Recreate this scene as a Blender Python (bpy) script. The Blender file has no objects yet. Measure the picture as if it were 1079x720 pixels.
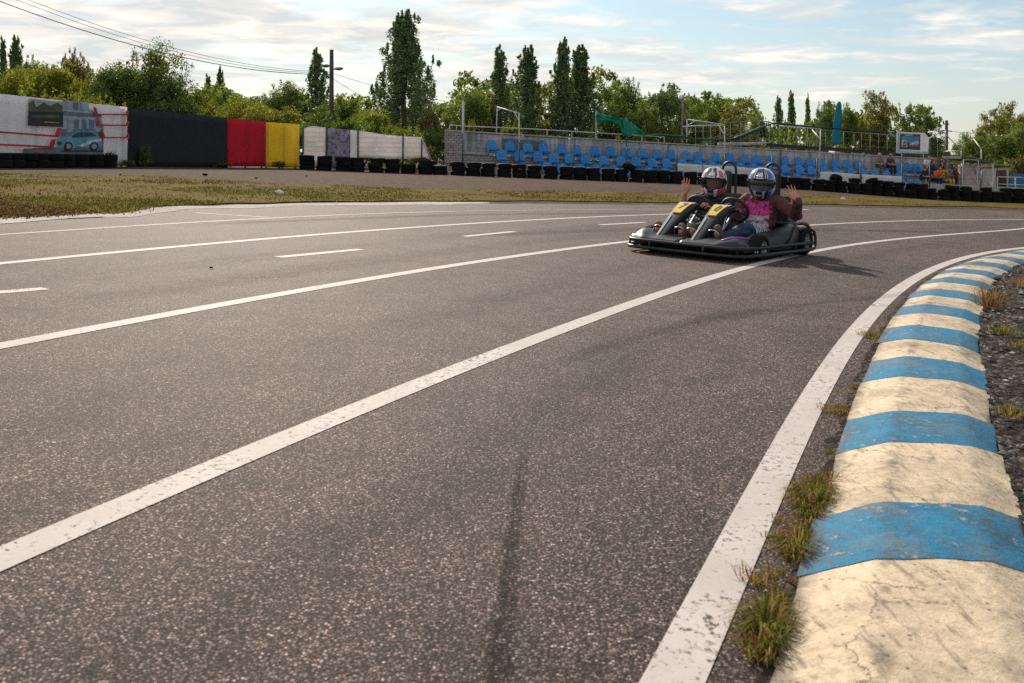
import bpy, bmesh, math, random
import numpy as np
from mathutils import Vector, Matrix, Euler, Quaternion, noise

R = math.radians
rng = random.Random(7)
nprng = np.random.default_rng(11)
scene = bpy.context.scene
C = scene.collection

# ------------------------------------------------------------------ camera model (photo pixels 1079 x 720)
F = 1000.0
CX, CY, EYE, ROLL = 539.5, 166.0, 0.84, R(0.6)
CAM = Vector((0, 0, EYE))
RIGHT = Vector((math.cos(ROLL), 0, math.sin(ROLL)))
UP = Vector((-math.sin(ROLL), 0, math.cos(ROLL)))
FWD = Vector((0, 1, 0))


def smooth(t):
    t = max(0.0, min(1.0, t))
    return t * t * (3 - 2 * t)


def zt(x, y):
    """height of the terrain: a gentle fall to the right, more of it beyond the track"""
    return -0.035 * 60 * math.tanh(x / 60) - 0.38 * smooth((x - 10) / 14) * smooth((y - 20) / 18)


def ray(u, v):
    return FWD + RIGHT * ((u - CX) / F) - UP * ((v - CY) / F)


def W(u, v, D):
    return CAM + ray(u, v) * D


def G(u, v):
    """ground point seen at a photo pixel"""
    d = ray(u, v)
    D = EYE / max(1e-4, -(d.z + 0.035 * d.x))
    for _ in range(12):
        p = CAM + d * D
        D += (p.z - zt(p.x, p.y)) / max(1e-4, -(d.z + 0.035 * d.x))
    return CAM + d * D


def ground_at(u, D):
    r = ray(u, CY)
    x = r.x * D
    return Vector((x, D, zt(x, D)))


# ------------------------------------------------------------------ materials
def lin(h):
    if isinstance(h, (tuple, list)):
        return (h[0], h[1], h[2], 1)
    h = h.lstrip('#')
    c = [int(h[i:i + 2], 16) / 255 for i in (0, 2, 4)]
    return tuple([x / 12.92 if x <= 0.04045 else ((x + 0.055) / 1.055) ** 2.4 for x in c] + [1])


class NT:
    """small node tree builder"""
    def __init__(s, name):
        s.m = bpy.data.materials.new(name)
        s.m.use_nodes = True
        s.t = s.m.node_tree
        s.t.nodes.clear()
        s.out = s.t.nodes.new('ShaderNodeOutputMaterial')

    def n(s, typ, **kw):
        nd = s.t.nodes.new('ShaderNode' + typ)
        for k, v in kw.items():
            if k.startswith('i_'):
                key = k[2:]
                key = int(key) if key.isdigit() else key.replace('_', ' ')
                s.set(nd.inputs[key], v)
            else:
                setattr(nd, k, v)
        return nd

    def set(s, sock, v):
        if isinstance(v, bpy.types.NodeSocket):
            s.t.links.new(v, sock)
        else:
            sock.default_value = v

    def coord(s, which='Object', scale=None, rot=None):
        c = s.n('TexCoord').outputs[which]
        if scale is None and rot is None:
            return c
        mp = s.n('Mapping')
        s.set(mp.inputs['Vector'], c)
        if scale is not None:
            mp.inputs['Scale'].default_value = scale if hasattr(scale, '__len__') else (scale,) * 3
        if rot is not None:
            mp.inputs['Rotation'].default_value = rot
        return mp.outputs[0]

    def noise(s, vec, scale, detail=4, rough=.55, out='Fac', dist=0):
        nd = s.n('TexNoise')
        s.set(nd.inputs['Vector'], vec)
        nd.inputs['Scale'].default_value = scale
        nd.inputs['Detail'].default_value = detail
        nd.inputs['Roughness'].default_value = rough
        nd.inputs['Distortion'].default_value = dist
        return nd.outputs[out]

    def voro(s, vec, scale, out='Distance', feature='F1', rand=1.0):
        nd = s.n('TexVoronoi', feature=feature)
        s.set(nd.inputs['Vector'], vec)
        nd.inputs['Scale'].default_value = scale
        nd.inputs['Randomness'].default_value = rand
        return nd.outputs[out]

    def ramp(s, fac, stops, interp='LINEAR'):
        nd = s.n('ValToRGB')
        s.set(nd.inputs[0], fac)
        cr = nd.color_ramp
        cr.interpolation = interp
        while len(cr.elements) < len(stops):
            cr.elements.new(0.5)
        for e, (p, c) in zip(cr.elements, stops):
            e.position = p
            if isinstance(c, (int, float)):
                c = (c, c, c, 1)
            e.color = lin(c)
        return nd.outputs[0]

    def mix(s, fac, a, b, mode='MIX'):
        nd = s.n('MixRGB', blend_type=mode)
        for k, v in (('Fac', fac), ('Color1', a), ('Color2', b)):
            if isinstance(v, str) or (isinstance(v, tuple) and k != 'Fac'):
                v = lin(v)
            s.set(nd.inputs[k], v)
        return nd.outputs[0]

    def math(s, op, a, b=0.0, c=0.0, clamp=False):
        nd = s.n('Math', operation=op, use_clamp=clamp)
        s.set(nd.inputs[0], a)
        s.set(nd.inputs[1], b)
        if op in ('MULTIPLY_ADD', 'SMOOTH_MIN', 'WRAP', 'COMPARE'):
            s.set(nd.inputs[2], c)
        return nd.outputs[0]

    def bump(s, h, strength=.3, dist=.01):
        nd = s.n('Bump')
        nd.inputs['Strength'].default_value = strength
        nd.inputs['Distance'].default_value = dist
        s.set(nd.inputs['Height'], h)
        return nd.outputs[0]

    def pbr(s, col, rough=.6, metal=0, normal=None, **kw):
        b = s.n('BsdfPrincipled')
        s.set(b.inputs['Base Color'], lin(col) if isinstance(col, (str, tuple)) else col)
        s.set(b.inputs['Roughness'], rough)
        s.set(b.inputs['Metallic'], metal)
        if normal is not None:
            s.set(b.inputs['Normal'], normal)
        for k, v in kw.items():
            s.set(b.inputs[k.replace('_', ' ')], v)
        s.b = b
        s.t.links.new(b.outputs[0], s.out.inputs[0])
        return s.m


def pm(name, c1, c2=None, scale=4, detail=6, rough=.6, metal=0, bump=0, bscale=None, lo=.35, hi=.7, **kw):
    """a plain painted / worn surface: two tones of noise, a little bump"""
    t = NT(name)
    v = t.coord()
    f = t.noise(v, scale, detail, .6)
    col = t.mix(t.ramp(f, [(lo, 0.), (hi, 1.)]), c1, c2 or c1)
    nrm = None
    if bump:
        nrm = t.bump(t.noise(v, bscale or scale * 4, 5, .6), bump, .01)
    return t.pbr(col, rough, metal, nrm, **kw)


# ------------------------------------------------------------------ mesh builder
class MB:
    def __init__(s):
        s.v, s.f, s.mi = [], [], []

    def add(s, verts, faces, mi=0):
        o = len(s.v)
        s.v.extend([tuple(p) for p in verts])
        for f in faces:
            s.f.append([o + i for i in f])
            s.mi.append(mi)

    def xf(s, M, start=0):
        for i in range(start, len(s.v)):
            s.v[i] = tuple(M @ Vector(s.v[i]))

    def box(s, c, size, rot=None, mi=0, bev=0.0):
        hx, hy, hz = size[0] / 2, size[1] / 2, size[2] / 2
        if bev > 0:
            bm = bmesh.new()
            bmesh.ops.create_cube(bm, size=1)
            for v in bm.verts:
                v.co = Vector((v.co.x * size[0], v.co.y * size[1], v.co.z * size[2]))
            bmesh.ops.bevel(bm, geom=bm.edges[:], offset=bev, segments=2, affect='EDGES', profile=.6)
            vs = [v.co.copy() for v in bm.verts]
            bm.verts.index_update()
            fs = [[v.index for v in f.verts] for f in bm.faces]
            bm.free()
        else:
            vs = [Vector((x, y, z)) for x in (-hx, hx) for y in (-hy, hy) for z in (-hz, hz)]
            fs = [(0, 1, 3, 2), (4, 6, 7, 5), (0, 4, 5, 1), (2, 3, 7, 6), (0, 2, 6, 4), (1, 5, 7, 3)]
        M = (rot.to_4x4() if rot is not None else Matrix.Identity(4))
        s.add([Vector(c) + (M @ p) for p in vs], fs, mi)

    def hexa(s, b, t, mi=0):
        """four bottom points, four top points"""
        s.add(list(b) + list(t), [(3, 2, 1, 0), (4, 5, 6, 7), (0, 1, 5, 4), (1, 2, 6, 5), (2, 3, 7, 6), (3, 0, 4, 7)], mi)

    def tube(s, pts, r, n=8, mi=0, closed=False, cap=True, flat=1.0):
        pts = [Vector(p) for p in pts]
        rr = r if hasattr(r, '__len__') else [r] * len(pts)
        m = len(pts)
        rings, nrm = [], None
        for i, p in enumerate(pts):
            if closed:
                d = pts[(i + 1) % m] - pts[i - 1]
            else:
                d = (pts[min(i + 1, m - 1)] - pts[max(i - 1, 0)])
            d = d.normalized() if d.length > 1e-9 else Vector((0, 0, 1))
            if nrm is None:
                nrm = d.orthogonal().normalized() if abs(d.z) > .9 else d.cross(Vector((0, 0, 1))).normalized()
            else:
                nrm = (nrm - d * nrm.dot(d))
                nrm = nrm.normalized() if nrm.length > 1e-6 else d.orthogonal().normalized()
            b = d.cross(nrm)
            rings.append([p + (nrm * math.cos(a) + b * math.sin(a) * flat) * rr[i] for a in [2 * math.pi * k / n for k in range(n)]])
        fs = []
        for i in range(m if closed else m - 1):
            a, b2 = i * n, ((i + 1) % m) * n
            for k in range(n):
                k2 = (k + 1) % n
                fs.append((a + k, a + k2, b2 + k2, b2 + k))
        if cap and not closed:
            fs.append(tuple(range(n))[::-1])
            fs.append(tuple(range((m - 1) * n, m * n)))
        s.add([q for r_ in rings for q in r_], fs, mi)

    def lathe(s, prof, n=24, M=None, mi=0, closed=False, mis=None):
        """profile [(radius, z)] turned round z"""
        M = M or Matrix.Identity(4)
        vs = []
        for r, z in prof:
            for k in range(n):
                a = 2 * math.pi * k / n
                vs.append(M @ Vector((r * math.cos(a), r * math.sin(a), z)))
        m = len(prof)
        o = len(s.v)
        s.v.extend([tuple(p) for p in vs])
        for i in range(m if closed else m - 1):
            j = (i + 1) % m
            for k in range(n):
                k2 = (k + 1) % n
                s.f.append([o + i * n + k, o + i * n + k2, o + j * n + k2, o + j * n + k])
                s.mi.append(mis[i] if mis else mi)
        if not closed:
            if prof[0][0] > 1e-5:
                s.f.append([o + k for k in range(n)][::-1]); s.mi.append(mis[0] if mis else mi)
            if prof[-1][0] > 1e-5:
                s.f.append([o + (m - 1) * n + k for k in range(n)]); s.mi.append(mis[-1] if mis else mi)

    def loft(s, rings, mi=0, cap=True, closed_ring=True):
        n = len(rings[0])
        fs = []
        for i in range(len(rings) - 1):
            for k in range(n if closed_ring else n - 1):
                k2 = (k + 1) % n
                fs.append((i * n + k, i * n + k2, (i + 1) * n + k2, (i + 1) * n + k))
        if cap and closed_ring:
            fs.append(tuple(range(n))[::-1])
            fs.append(tuple(range((len(rings) - 1) * n, len(rings) * n)))
        s.add([p for r in rings for p in r], fs, mi)

    def capsule(s, p0, r0, p1, r1, n=14, mi=0):
        p0, p1 = Vector(p0), Vector(p1)
        d = p1 - p0
        L = d.length
        if L < 1e-6:
            d = Vector((0, 0, 1))
        d = d.normalized()
        a = d.orthogonal().normalized()
        b = d.cross(a)
        rings = []
        for k in range(1, 6):
            t = -math.pi / 2 + k * math.pi / 2 / 5
            rings.append([p0 + d * (math.sin(t) * r0) + (a * math.cos(q) + b * math.sin(q)) * (math.cos(t) * r0) for q in [2 * math.pi * j / n for j in range(n)]])
        for k in range(0, 5):
            t = k * math.pi / 2 / 5
            rings.append([p1 + d * (math.sin(t) * r1) + (a * math.cos(q) + b * math.sin(q)) * (math.cos(t) * r1) for q in [2 * math.pi * j / n for j in range(n)]])
        s.loft(rings, mi)

    def ball(s, c, r, M=None, n=18, mi=0):
        """ellipsoid; r three radii, M rotation"""
        rings = []
        M = M or Matrix.Identity(3)
        for k in range(1, 12):
            t = -math.pi / 2 + k * math.pi / 12
            rings.append([Vector(c) + M @ Vector((r[0] * math.cos(t) * math.cos(q), r[1] * math.cos(t) * math.sin(q), r[2] * math.sin(t))) for q in [2 * math.pi * j / n for j in range(n)]])
        s.loft(rings, mi)

    def prism(s, poly, depth, M=None, mi=0):
        """2D polygon (x, z) in the xz plane given a thickness along y (from 0 to depth)"""
        M = M or Matrix.Identity(4)
        n = len(poly)
        a = [M @ Vector((x, 0, z)) for x, z in poly]
        b = [M @ Vector((x, depth, z)) for x, z in poly]
        s.add(a + b, [tuple(range(n)), tuple(range(n, 2 * n))[::-1]] + [(i, i + n, (i + 1) % n + n, (i + 1) % n) for i in range(n)], mi)

    def mesh(s, name, mats, smooth=False):
        me = bpy.data.meshes.new(name)
        me.from_pydata(s.v, [], s.f)
        for m in (mats if isinstance(mats, (list, tuple)) else [mats]):
            me.materials.append(m)
        me.polygons.foreach_set('material_index', s.mi)
        if smooth:
            me.polygons.foreach_set('use_smooth', [True] * len(s.f))
        me.update()
        if smooth and smooth is not True:
            me.set_sharp_from_angle(angle=R(smooth))
        return me

    def build(s, name, mats, parent=None, smooth=False, fixn=True):
        me = s.mesh(name, mats, smooth)
        if fixn:
            bm = bmesh.new(); bm.from_mesh(me)
            bmesh.ops.recalc_face_normals(bm, faces=bm.faces[:])
            bm.to_mesh(me); bm.free()
        o = bpy.data.objects.new(name, me)
        C.objects.link(o)
        if parent is not None:
            o.parent = parent
        return o


def remesh(mb, name, mats, parent, voxel, smooth_it=4, bumpf=None):
    """overlapping closed shapes grown into ONE continuous surface"""
    me = mb.mesh(name + '_raw', mats)
    o = bpy.data.objects.new(name + '_raw', me)
    C.objects.link(o)
    m = o.modifiers.new('r', 'REMESH'); m.mode = 'VOXEL'; m.voxel_size = voxel; m.use_smooth_shade = True
    m2 = o.modifiers.new('s', 'SMOOTH'); m2.iterations = smooth_it; m2.factor = .5
    dg = bpy.context.evaluated_depsgraph_get()
    dg.update()
    me2 = bpy.data.meshes.new_from_object(o.evaluated_get(dg))
    bpy.data.objects.remove(o)
    me2.name = name
    me2.materials.clear()
    for mm in (mats if isinstance(mats, (list, tuple)) else [mats]):
        me2.materials.append(mm)
    if bumpf:
        nn = [v.normal.copy() for v in me2.vertices]
        for v, q in zip(me2.vertices, nn):
            v.co = v.co + q * bumpf(v.co)
    me2.polygons.foreach_set('use_smooth', [True] * len(me2.polygons))
    me2.polygons.foreach_set('material_index', [0] * len(me2.polygons))
    me2.update()
    ob = bpy.data.objects.new(name, me2)
    C.objects.link(ob)
    ob.parent = parent
    return ob


def tag(o, label=None, cat=None, group=None, kind=None):
    if label:
        assert 4 <= len(label.split()) <= 16, label
        o['label'] = label
    if cat: o['category'] = cat
    if group: o['group'] = group
    if kind: o['kind'] = kind
    return o


def empty(name, loc, label=None, cat=None, group=None, rz=0):
    o = bpy.data.objects.new(name, None)
    o.empty_display_size = .2
    o.location = loc
    o.rotation_euler = (0, 0, rz)
    C.objects.link(o)
    return tag(o, label, cat, group)


def children(o):
    return [c for c in list(CH.get(o.name, []))] if False else list(o.children)


def copy_tree(o, parent=None):
    c = o.copy()
    C.objects.link(c)
    c.parent = parent
    for ch in list(o.children):
        copy_tree(ch, c)
    return c


def catmull(pts, per=8):
    pts = [Vector(p) for p in pts]
    P = [2 * pts[0] - pts[1]] + pts + [2 * pts[-1] - pts[-2]]
    out = []
    for i in range(1, len(P) - 2):
        a, b, c, d = P[i - 1:i + 3]
        for k in range(per):
            t = k / per
            out.append(.5 * ((2 * b) + (c - a) * t + (2 * a - 5 * b + 4 * c - d) * t * t + (3 * b - a - 3 * c + d) * t ** 3))
    out.append(pts[-1])
    return out


def fit_curve(px, deg=3, step=.3, ext0=0, ext1=0):
    """smooth plan curve through ground points seen at photo pixels"""
    P = np.array([[G(u, v).x, G(u, v).y] for u, v in px])
    a, b = P[0], P[-1]
    e = (b - a) / np.linalg.norm(b - a)
    n = np.array([-e[1], e[0]])
    s = (P - a) @ e
    t = (P - a) @ n
    w = 1.0 / np.maximum(np.linalg.norm(P, axis=1), 1.0)
    co = np.polyfit(s, t, deg, w=w)
    L = np.linalg.norm(b - a)
    d1 = np.polyder(co)
    out = []
    k = int((L + ext0 + ext1) / step) + 2
    for x in np.linspace(-ext0, L + ext1, k):
        xc = min(max(x, 0), L)
        y = np.polyval(co, xc) + np.polyval(d1, xc) * (x - xc)
        q = a + e * x + n * y
        out.append(Vector((q[0], q[1], 0)))
    return out


def plan_normals(cv):
    out = []
    for i in range(len(cv)):
        d = cv[min(i + 1, len(cv) - 1)] - cv[max(i - 1, 0)]
        d = Vector((d.x, d.y, 0)).normalized()
        out.append(Vector((d.y, -d.x, 0)))     # to the right of travel
    return out


def sheet(name, poly, off, mat, step=2.0, kind='structure', smoothz=None):
    """a flat patch that follows the terrain, OFF above it"""
    bm = bmesh.new()
    vs = [bm.verts.new((p[0], p[1], 0)) for p in poly]
    f = bm.faces.new(vs)
    bmesh.ops.triangulate(bm, faces=[f])
    xs = [p[0] for p in poly]; ys = [p[1] for p in poly]
    for ax, (lo, hi) in ((0, (min(xs), max(xs))), (1, (min(ys), max(ys)))):
        st = step
        k = math.ceil(lo / st) * st
        while k < hi:
            co = (k, 0, 0) if ax == 0 else (0, k, 0)
            no = (1, 0, 0) if ax == 0 else (0, 1, 0)
            bmesh.ops.bisect_plane(bm, geom=bm.verts[:] + bm.edges[:] + bm.faces[:], plane_co=co, plane_no=no)
            k += st
    for v in bm.verts:
        v.co.z = zt(v.co.x, v.co.y) + off
    bmesh.ops.recalc_face_normals(bm, faces=bm.faces[:])
    me = bpy.data.meshes.new(name)
    bm.to_mesh(me); bm.free()
    if len(me.polygons) and me.polygons[0].normal.z < 0:
        me.flip_normals()
    me.materials.append(mat)
    o = bpy.data.objects.new(name, me)
    C.objects.link(o)
    return tag(o, kind=kind)


def ribbon(name, cv, width, off, mat, i0=None, wob=0.0):
    """a painted line along a plan curve"""
    mb = MB()
    nr = plan_normals(cv)
    vs = []
    for p, n in zip(cv, nr):
        w = width / 2
        for k in (-1, -.33, .33, 1):
            q = p + n * (w * k + (wob * (noise.noise(Vector((p.x * 3, p.y * 3, k))) if abs(k) == 1 else 0)))
            vs.append((q.x, q.y, zt(q.x, q.y) + off))
    fs = []
    for i in range(len(cv) - 1):
        for k in range(3):
            fs.append((i * 4 + k, i * 4 + k + 1, i * 4 + k + 5, i * 4 + k + 4))
    mb.add(vs, fs)
    me = mb.mesh(name, mat)
    if me.polygons[0].normal.z < 0:
        me.flip_normals()
    o = bpy.data.objects.new(name, me)
    C.objects.link(o)
    return tag(o, kind='structure')
# ------------------------------------------------------------------ camera, world, sun
cd = bpy.data.cameras.new('camera')
cam = bpy.data.objects.new('camera', cd)
C.objects.link(cam)
scene.camera = cam
cd.sensor_fit = 'HORIZONTAL'
cd.sensor_width = 36
cd.lens = 36 * F / 1079
cd.shift_x = 0
cd.shift_y = -(360 - CY) / 1079
cd.clip_end = 3000
cd.clip_start = .05
cam.matrix_world = Matrix(((RIGHT.x, UP.x, 0, 0), (0, 0, -1, 0), (RIGHT.z, UP.z, 0, EYE), (0, 0, 0, 1)))
cd.dof.use_dof = True
cd.dof.focus_distance = 9.0
cd.dof.aperture_fstop = 9.0

SUN_AZ, SUN_EL = R(-16), R(28)            # azimuth from the view direction, minus = to the left
SUNDIR = Vector((math.sin(SUN_AZ) * math.cos(SUN_EL), math.cos(SUN_AZ) * math.cos(SUN_EL), math.sin(SUN_EL)))
sl = bpy.data.lights.new('sun', 'SUN')
sl.energy = 3.8
sl.angle = R(0.9)
sl.color = (1.0, .87, .74)
sun = bpy.data.objects.new('sun', sl)
C.objects.link(sun)
sun.rotation_euler = (-SUNDIR).to_track_quat('-Z', 'Y').to_euler()

w = bpy.data.worlds.new('World')
scene.world = w
w.use_nodes = True
wt = w.node_tree
wt.nodes.clear()
wo = wt.nodes.new('ShaderNodeOutputWorld')
bg = wt.nodes.new('ShaderNodeBackground')
bg.inputs['Strength'].default_value = 0.116
wt.links.new(bg.outputs[0], wo.inputs[0])


class WT(NT):
    def __init__(s):
        s.t = wt


x = WT()
sky = x.n('TexSky', sky_type='NISHITA')
sky.sun_disc = False
sky.sun_elevation = SUN_EL
sky.sun_rotation = SUN_AZ
sky.altitude = 100
sky.air_density = 1.0
sky.dust_density = 0.8
sky.ozone_density = 1.0
dirv = x.n('TexCoord').outputs['Generated']
sep = x.n('SeparateXYZ'); x.set(sep.inputs[0], dirv)
zz = x.math('ADD', x.math('MAXIMUM', sep.outputs[2], 0.0), .09)
px_ = x.math('DIVIDE', sep.outputs[0], zz)
py_ = x.math('DIVIDE', sep.outputs[1], zz)
cmb = x.n('CombineXYZ')
x.set(cmb.inputs[0], x.math('MULTIPLY', px_, 1.0))
x.set(cmb.inputs[1], x.math('MULTIPLY', py_, 1.25))
cmb.inputs[2].default_value = 3.7
big = x.noise(cmb.outputs[0], .62, 3, .5)
fine = x.noise(cmb.outputs[0], 1.7, 10, .60, dist=.15)
# more cloud on the left and in the middle, clear blue to the right
side = x.math('MULTIPLY', x.math('ADD', px_, -.15), -.050)
dens = x.math('ADD', x.math('ADD', x.math('MULTIPLY', fine, .75), x.math('MULTIPLY', big, .42)), side)
mask = x.ramp(dens, [(.50, 0.), (.58, .55), (.69, 1.)])
# cream lit tops and blue grey bellies
tone = x.noise(cmb.outputs[0], 2.6, 7, .6, dist=.6)
ccol = x.ramp(x.math('ADD', tone, x.math('MULTIPLY', dens, -.12)), [(.32, (4.0, 4.2, 4.2)), (.45, (5.2, 4.95, 4.65)), (.59, (7.3, 6.4, 5.5))])
ccol = x.mix(1.0, ccol, (1, 1, 1), 'MULTIPLY')
skyc = x.mix(1.0, sky.outputs[0], (.38, .53, .59), 'MULTIPLY')
# thin veil low over the horizon
low = x.ramp(sep.outputs[2], [(0.0, .75), (.10, .45), (.32, 0.)])
veil = x.mix(low, skyc, (4.3, 3.95, 3.7))
x.set(bg.inputs['Color'], x.mix(mask, veil, ccol))

vs_ = scene.view_settings
vs_.view_transform = 'Standard'
vs_.look = 'None'
vs_.exposure = 0.66
vs_.gamma = 1
vs_.use_curve_mapping = False
scene.cycles.max_bounces = 6
scene.cycles.transparent_max_bounces = 12
scene.cycles.use_denoising = False

# ------------------------------------------------------------------ ground materials
def m_asphalt():
    t = NT('asphalt')
    v = t.coord()
    cell = t.n('TexVoronoi', feature='F1')
    t.set(cell.inputs['Vector'], v); cell.inputs['Scale'].default_value = 178
    cell2 = t.n('TexVoronoi', feature='F1')
    t.set(cell2.inputs['Vector'], v); cell2.inputs['Scale'].default_value = 330
    sepc = t.n('SeparateColor'); t.set(sepc.inputs[0], cell.outputs['Color'])
    sepd = t.n('SeparateColor'); t.set(sepd.inputs[0], cell2.outputs['Color'])
    agg = t.ramp(sepc.outputs[0], [(0., (.016, .0135, .013)), (.34, (.040, .032, .029)), (.62, (.110, .086, .072)), (.84, (.25, .200, .168)), (.96, (.38, .315, .27)), (1., (.70, .63, .57))])
    agg2 = t.ramp(sepd.outputs[1], [(0., (.012, .0105, .0105)), (.45, (.070, .054, .047)), (1., (.30, .235, .19))])
    col = t.mix(.28, agg, agg2)
    gap = t.ramp(cell.outputs['Distance'], [(.24, 1.), (.60, .13)])
    col = t.mix(1.0, col, gap, 'MULTIPLY')
    col = t.mix(1.0, col, (1.54, 1.39, 1.38), 'MULTIPLY')
    # broad wear: paler driven lanes, darker stains
    vv = t.coord(scale=(.35, .12, 1), rot=(0, 0, R(25)))
    big = t.noise(vv, 1.2, 5, .6)
    col = t.mix(1.0, col, t.ramp(big, [(.34, (.80, .80, .83)), (.5, (1.0, .99, .99)), (.66, (1.22, 1.19, 1.16))]), 'MULTIPLY')
    sm = t.noise(v, 3.5, 6, .65)
    col = t.mix(1.0, col, t.ramp(sm, [(.36, .74), (.5, 1.0), (.66, 1.2)]), 'MULTIPLY')
    # fine dark cracks
    h = t.math('ADD', t.math('MULTIPLY', cell.outputs['Distance'], -1.0), t.math('MULTIPLY', sepc.outputs[1], .5))
    return t.pbr(col, .8, 0, t.bump(h, .35, .004), Specular_IOR_Level=.15)


def m_paint(name, wear=.5, tone=(.62, .59, .55)):
    t = NT(name)
    v = t.coord()
    n1 = t.noise(v, 55, 5, .75)
    n2 = t.noise(v, 2.2, 5, .6)
    m = t.ramp(t.math('ADD', t.math('MULTIPLY', n1, .7), t.math('MULTIPLY', n2, .3)), [(.40 + .12 * (wear - .5), 0.), (.47 + .12 * (wear - .5), 1.)])
    p = t.mix(t.ramp(n2, [(.35, 0.), (.7, 1.)]), tone, (tone[0] * .74, tone[1] * .73, tone[2] * .72))
    col = t.mix(m, (.075, .066, .06), p)
    return t.pbr(col, .75, 0, t.bump(n1, .3, .003), Specular_IOR_Level=.15)


def m_kerb(name, base, dark, chip, chipamt):
    t = NT(name)
    v = t.coord()
    n1 = t.noise(v, 9, 7, .68)
    n2 = t.noise(v, 38, 6, .7)
    n3 = t.noise(t.coord(scale=(1, 1, 1)), 1.9, 4, .6)
    col = t.mix(t.ramp(n1, [(.35, 0.), (.72, 1.)]), base, dark)
    # chips of the paint below
    col = t.mix(t.ramp(t.math('ADD', t.math('MULTIPLY', n2, .55), t.math('MULTIPLY', n1, .45)), [(chipamt, 0.), (chipamt + .035, 1.)]), col, chip)
    # rubber and dirt
    col = t.mix(t.ramp(t.math('ADD', t.math('MULTIPLY', n2, .5), t.math('MULTIPLY', n3, .5)), [(.36, .9), (.44, .35), (.55, 0.)]), col, (.09, .075, .06))
    sp = t.voro(v, 42)
    spm = t.math('MULTIPLY', t.ramp(sp, [(.10, 1.), (.20, 0.)]), t.ramp(n1, [(.46, 0.), (.54, .9)]))
    col = t.mix(spm, col, (.05, .045, .04))
    # long scuffs left by tyres
    sc = t.noise(t.coord(scale=(9, 1.6, 1), rot=(0, 0, R(28))), 4.0, 6, .7)
    col = t.mix(t.ramp(sc, [(.56, 0.), (.66, .65)]), col, (.10, .082, .066))
    ac = t.n('Attribute', attribute_name='across').outputs['Fac']
    rid = t.math('SUBTRACT', ac, .168)
    rid = t.math('POWER', 2.718, t.math('MULTIPLY', t.math('MULTIPLY', rid, rid), -2600.0))
    rid2 = t.math('SUBTRACT', ac, .375)
    rid2 = t.math('POWER', 2.718, t.math('MULTIPLY', t.math('MULTIPLY', rid2, rid2), -5000.0))
    rn = t.noise(v, 13, 6, .7)
    rm = t.math('MULTIPLY', t.math('ADD', rid, t.math('MULTIPLY', rid2, .5)), t.ramp(rn, [(.47, 0.), (.60, .70)]))
    col = t.mix(rm, col, (.075, .062, .052))
    lowe = t.math('SUBTRACT', 1.0, t.math('MULTIPLY', ac, 22.0), clamp=True)
    col = t.mix(t.math('MULTIPLY', lowe, t.ramp(rn, [(.36, .25), (.55, .95)])), col, (.07, .06, .05))
    ck = t.n('TexVoronoi', feature='DISTANCE_TO_EDGE')
    t.set(ck.inputs['Vector'], t.mix(.10, v, t.noise(v, 9, 5, .7, out='Color'))); ck.inputs['Scale'].default_value = 3.3
    cm = t.math('MULTIPLY', t.ramp(ck.outputs['Distance'], [(.0, 1.), (.010, 0.)]), t.ramp(t.noise(v, 2.3, 3, .5), [(.50, 0.), (.58, .85)]))
    col = t.mix(cm, col, (.05, .04, .034))
    st = t.noise(v, 3.1, 5, .65)
    col = t.mix(t.ramp(st, [(.50, 0.), (.66, .42)]), col, (.20, .155, .115))
    return t.pbr(col, .75, 0, t.bump(t.math('ADD', n2, t.math('MULTIPLY', n1, 1.5)), .6, .008), Specular_IOR_Level=.2)


def m_soil(name, c, stone, sc, lo=.55):
    t = NT(name)
    v = t.coord()
    vo = t.n('TexVoronoi'); t.set(vo.inputs['Vector'], v); vo.inputs['Scale'].default_value = sc
    sc_ = t.n('SeparateColor'); t.set(sc_.inputs[0], vo.outputs['Color'])
    n1 = t.noise(v, 1.1, 6, .65)
    n2 = t.noise(v, 14, 6, .7)
    col = t.mix(t.ramp(n1, [(.3, 0.), (.7, 1.)]), c, tuple(k * 1.55 for k in c))
    col = t.mix(t.ramp(n2, [(.3, .7), (.55, 0.)]), col, tuple(k * .45 for k in c))
    col = t.mix(t.ramp(sc_.outputs[0], [(lo, 0.), (1., .8)]), col, stone)
    return t.pbr(col, .95, 0, t.bump(t.math('ADD', n2, t.math('MULTIPLY', vo.outputs['Distance'], -.6)), .8, .03), Specular_IOR_Level=.04)


M_ASPH = m_asphalt()
M_LINE = m_paint('lane_paint', .38, (.56, .515, .485))
M_LINE2 = m_paint('faded_lane_paint', .62, (.34, .31, .28))
M_EDGE = m_paint('edge_line_paint', .36, (.56, .51, .48))
M_BLUE = m_kerb('blue_kerb_paint', (.006, .205, .370), (.004, .125, .235), (.38, .33, .26), .575)
M_CREAM = m_kerb('cream_kerb_paint', (.70, .57, .395), (.54, .43, .295), (.34, .26, .19), .595)
M_DIRT = m_soil('reddish_dirt', (.056, .035, .023), (.125, .090, .070), 9)
M_GRAV = m_soil('dark_gravel', (.034, .027, .023), (.16, .14, .12), 42, .55)
M_PALE = m_soil('pale_concrete_dust', (.40, .365, .335), (.5, .47, .43), 20, .5)


def m_turf():
    t = NT('dry_turf')
    v = t.coord()
    a = t.noise(t.coord(scale=(1, .6, 1)), .55, 6, .65)
    b = t.noise(v, 7, 6, .7)
    col = t.ramp(a, [(.34, (.060, .072, .010)), (.47, (.145, .120, .018)), (.57, (.140, .088, .02)), (.68, (.06, .042, .021))])
    col = t.mix(t.ramp(b, [(.3, .6), (.6, 0.)]), col, (.05, .045, .02))
    return t.pbr(col, .98, 0, t.bump(b, 1.0, .05), Specular_IOR_Level=.03)


M_TURF = m_turf()

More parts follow.
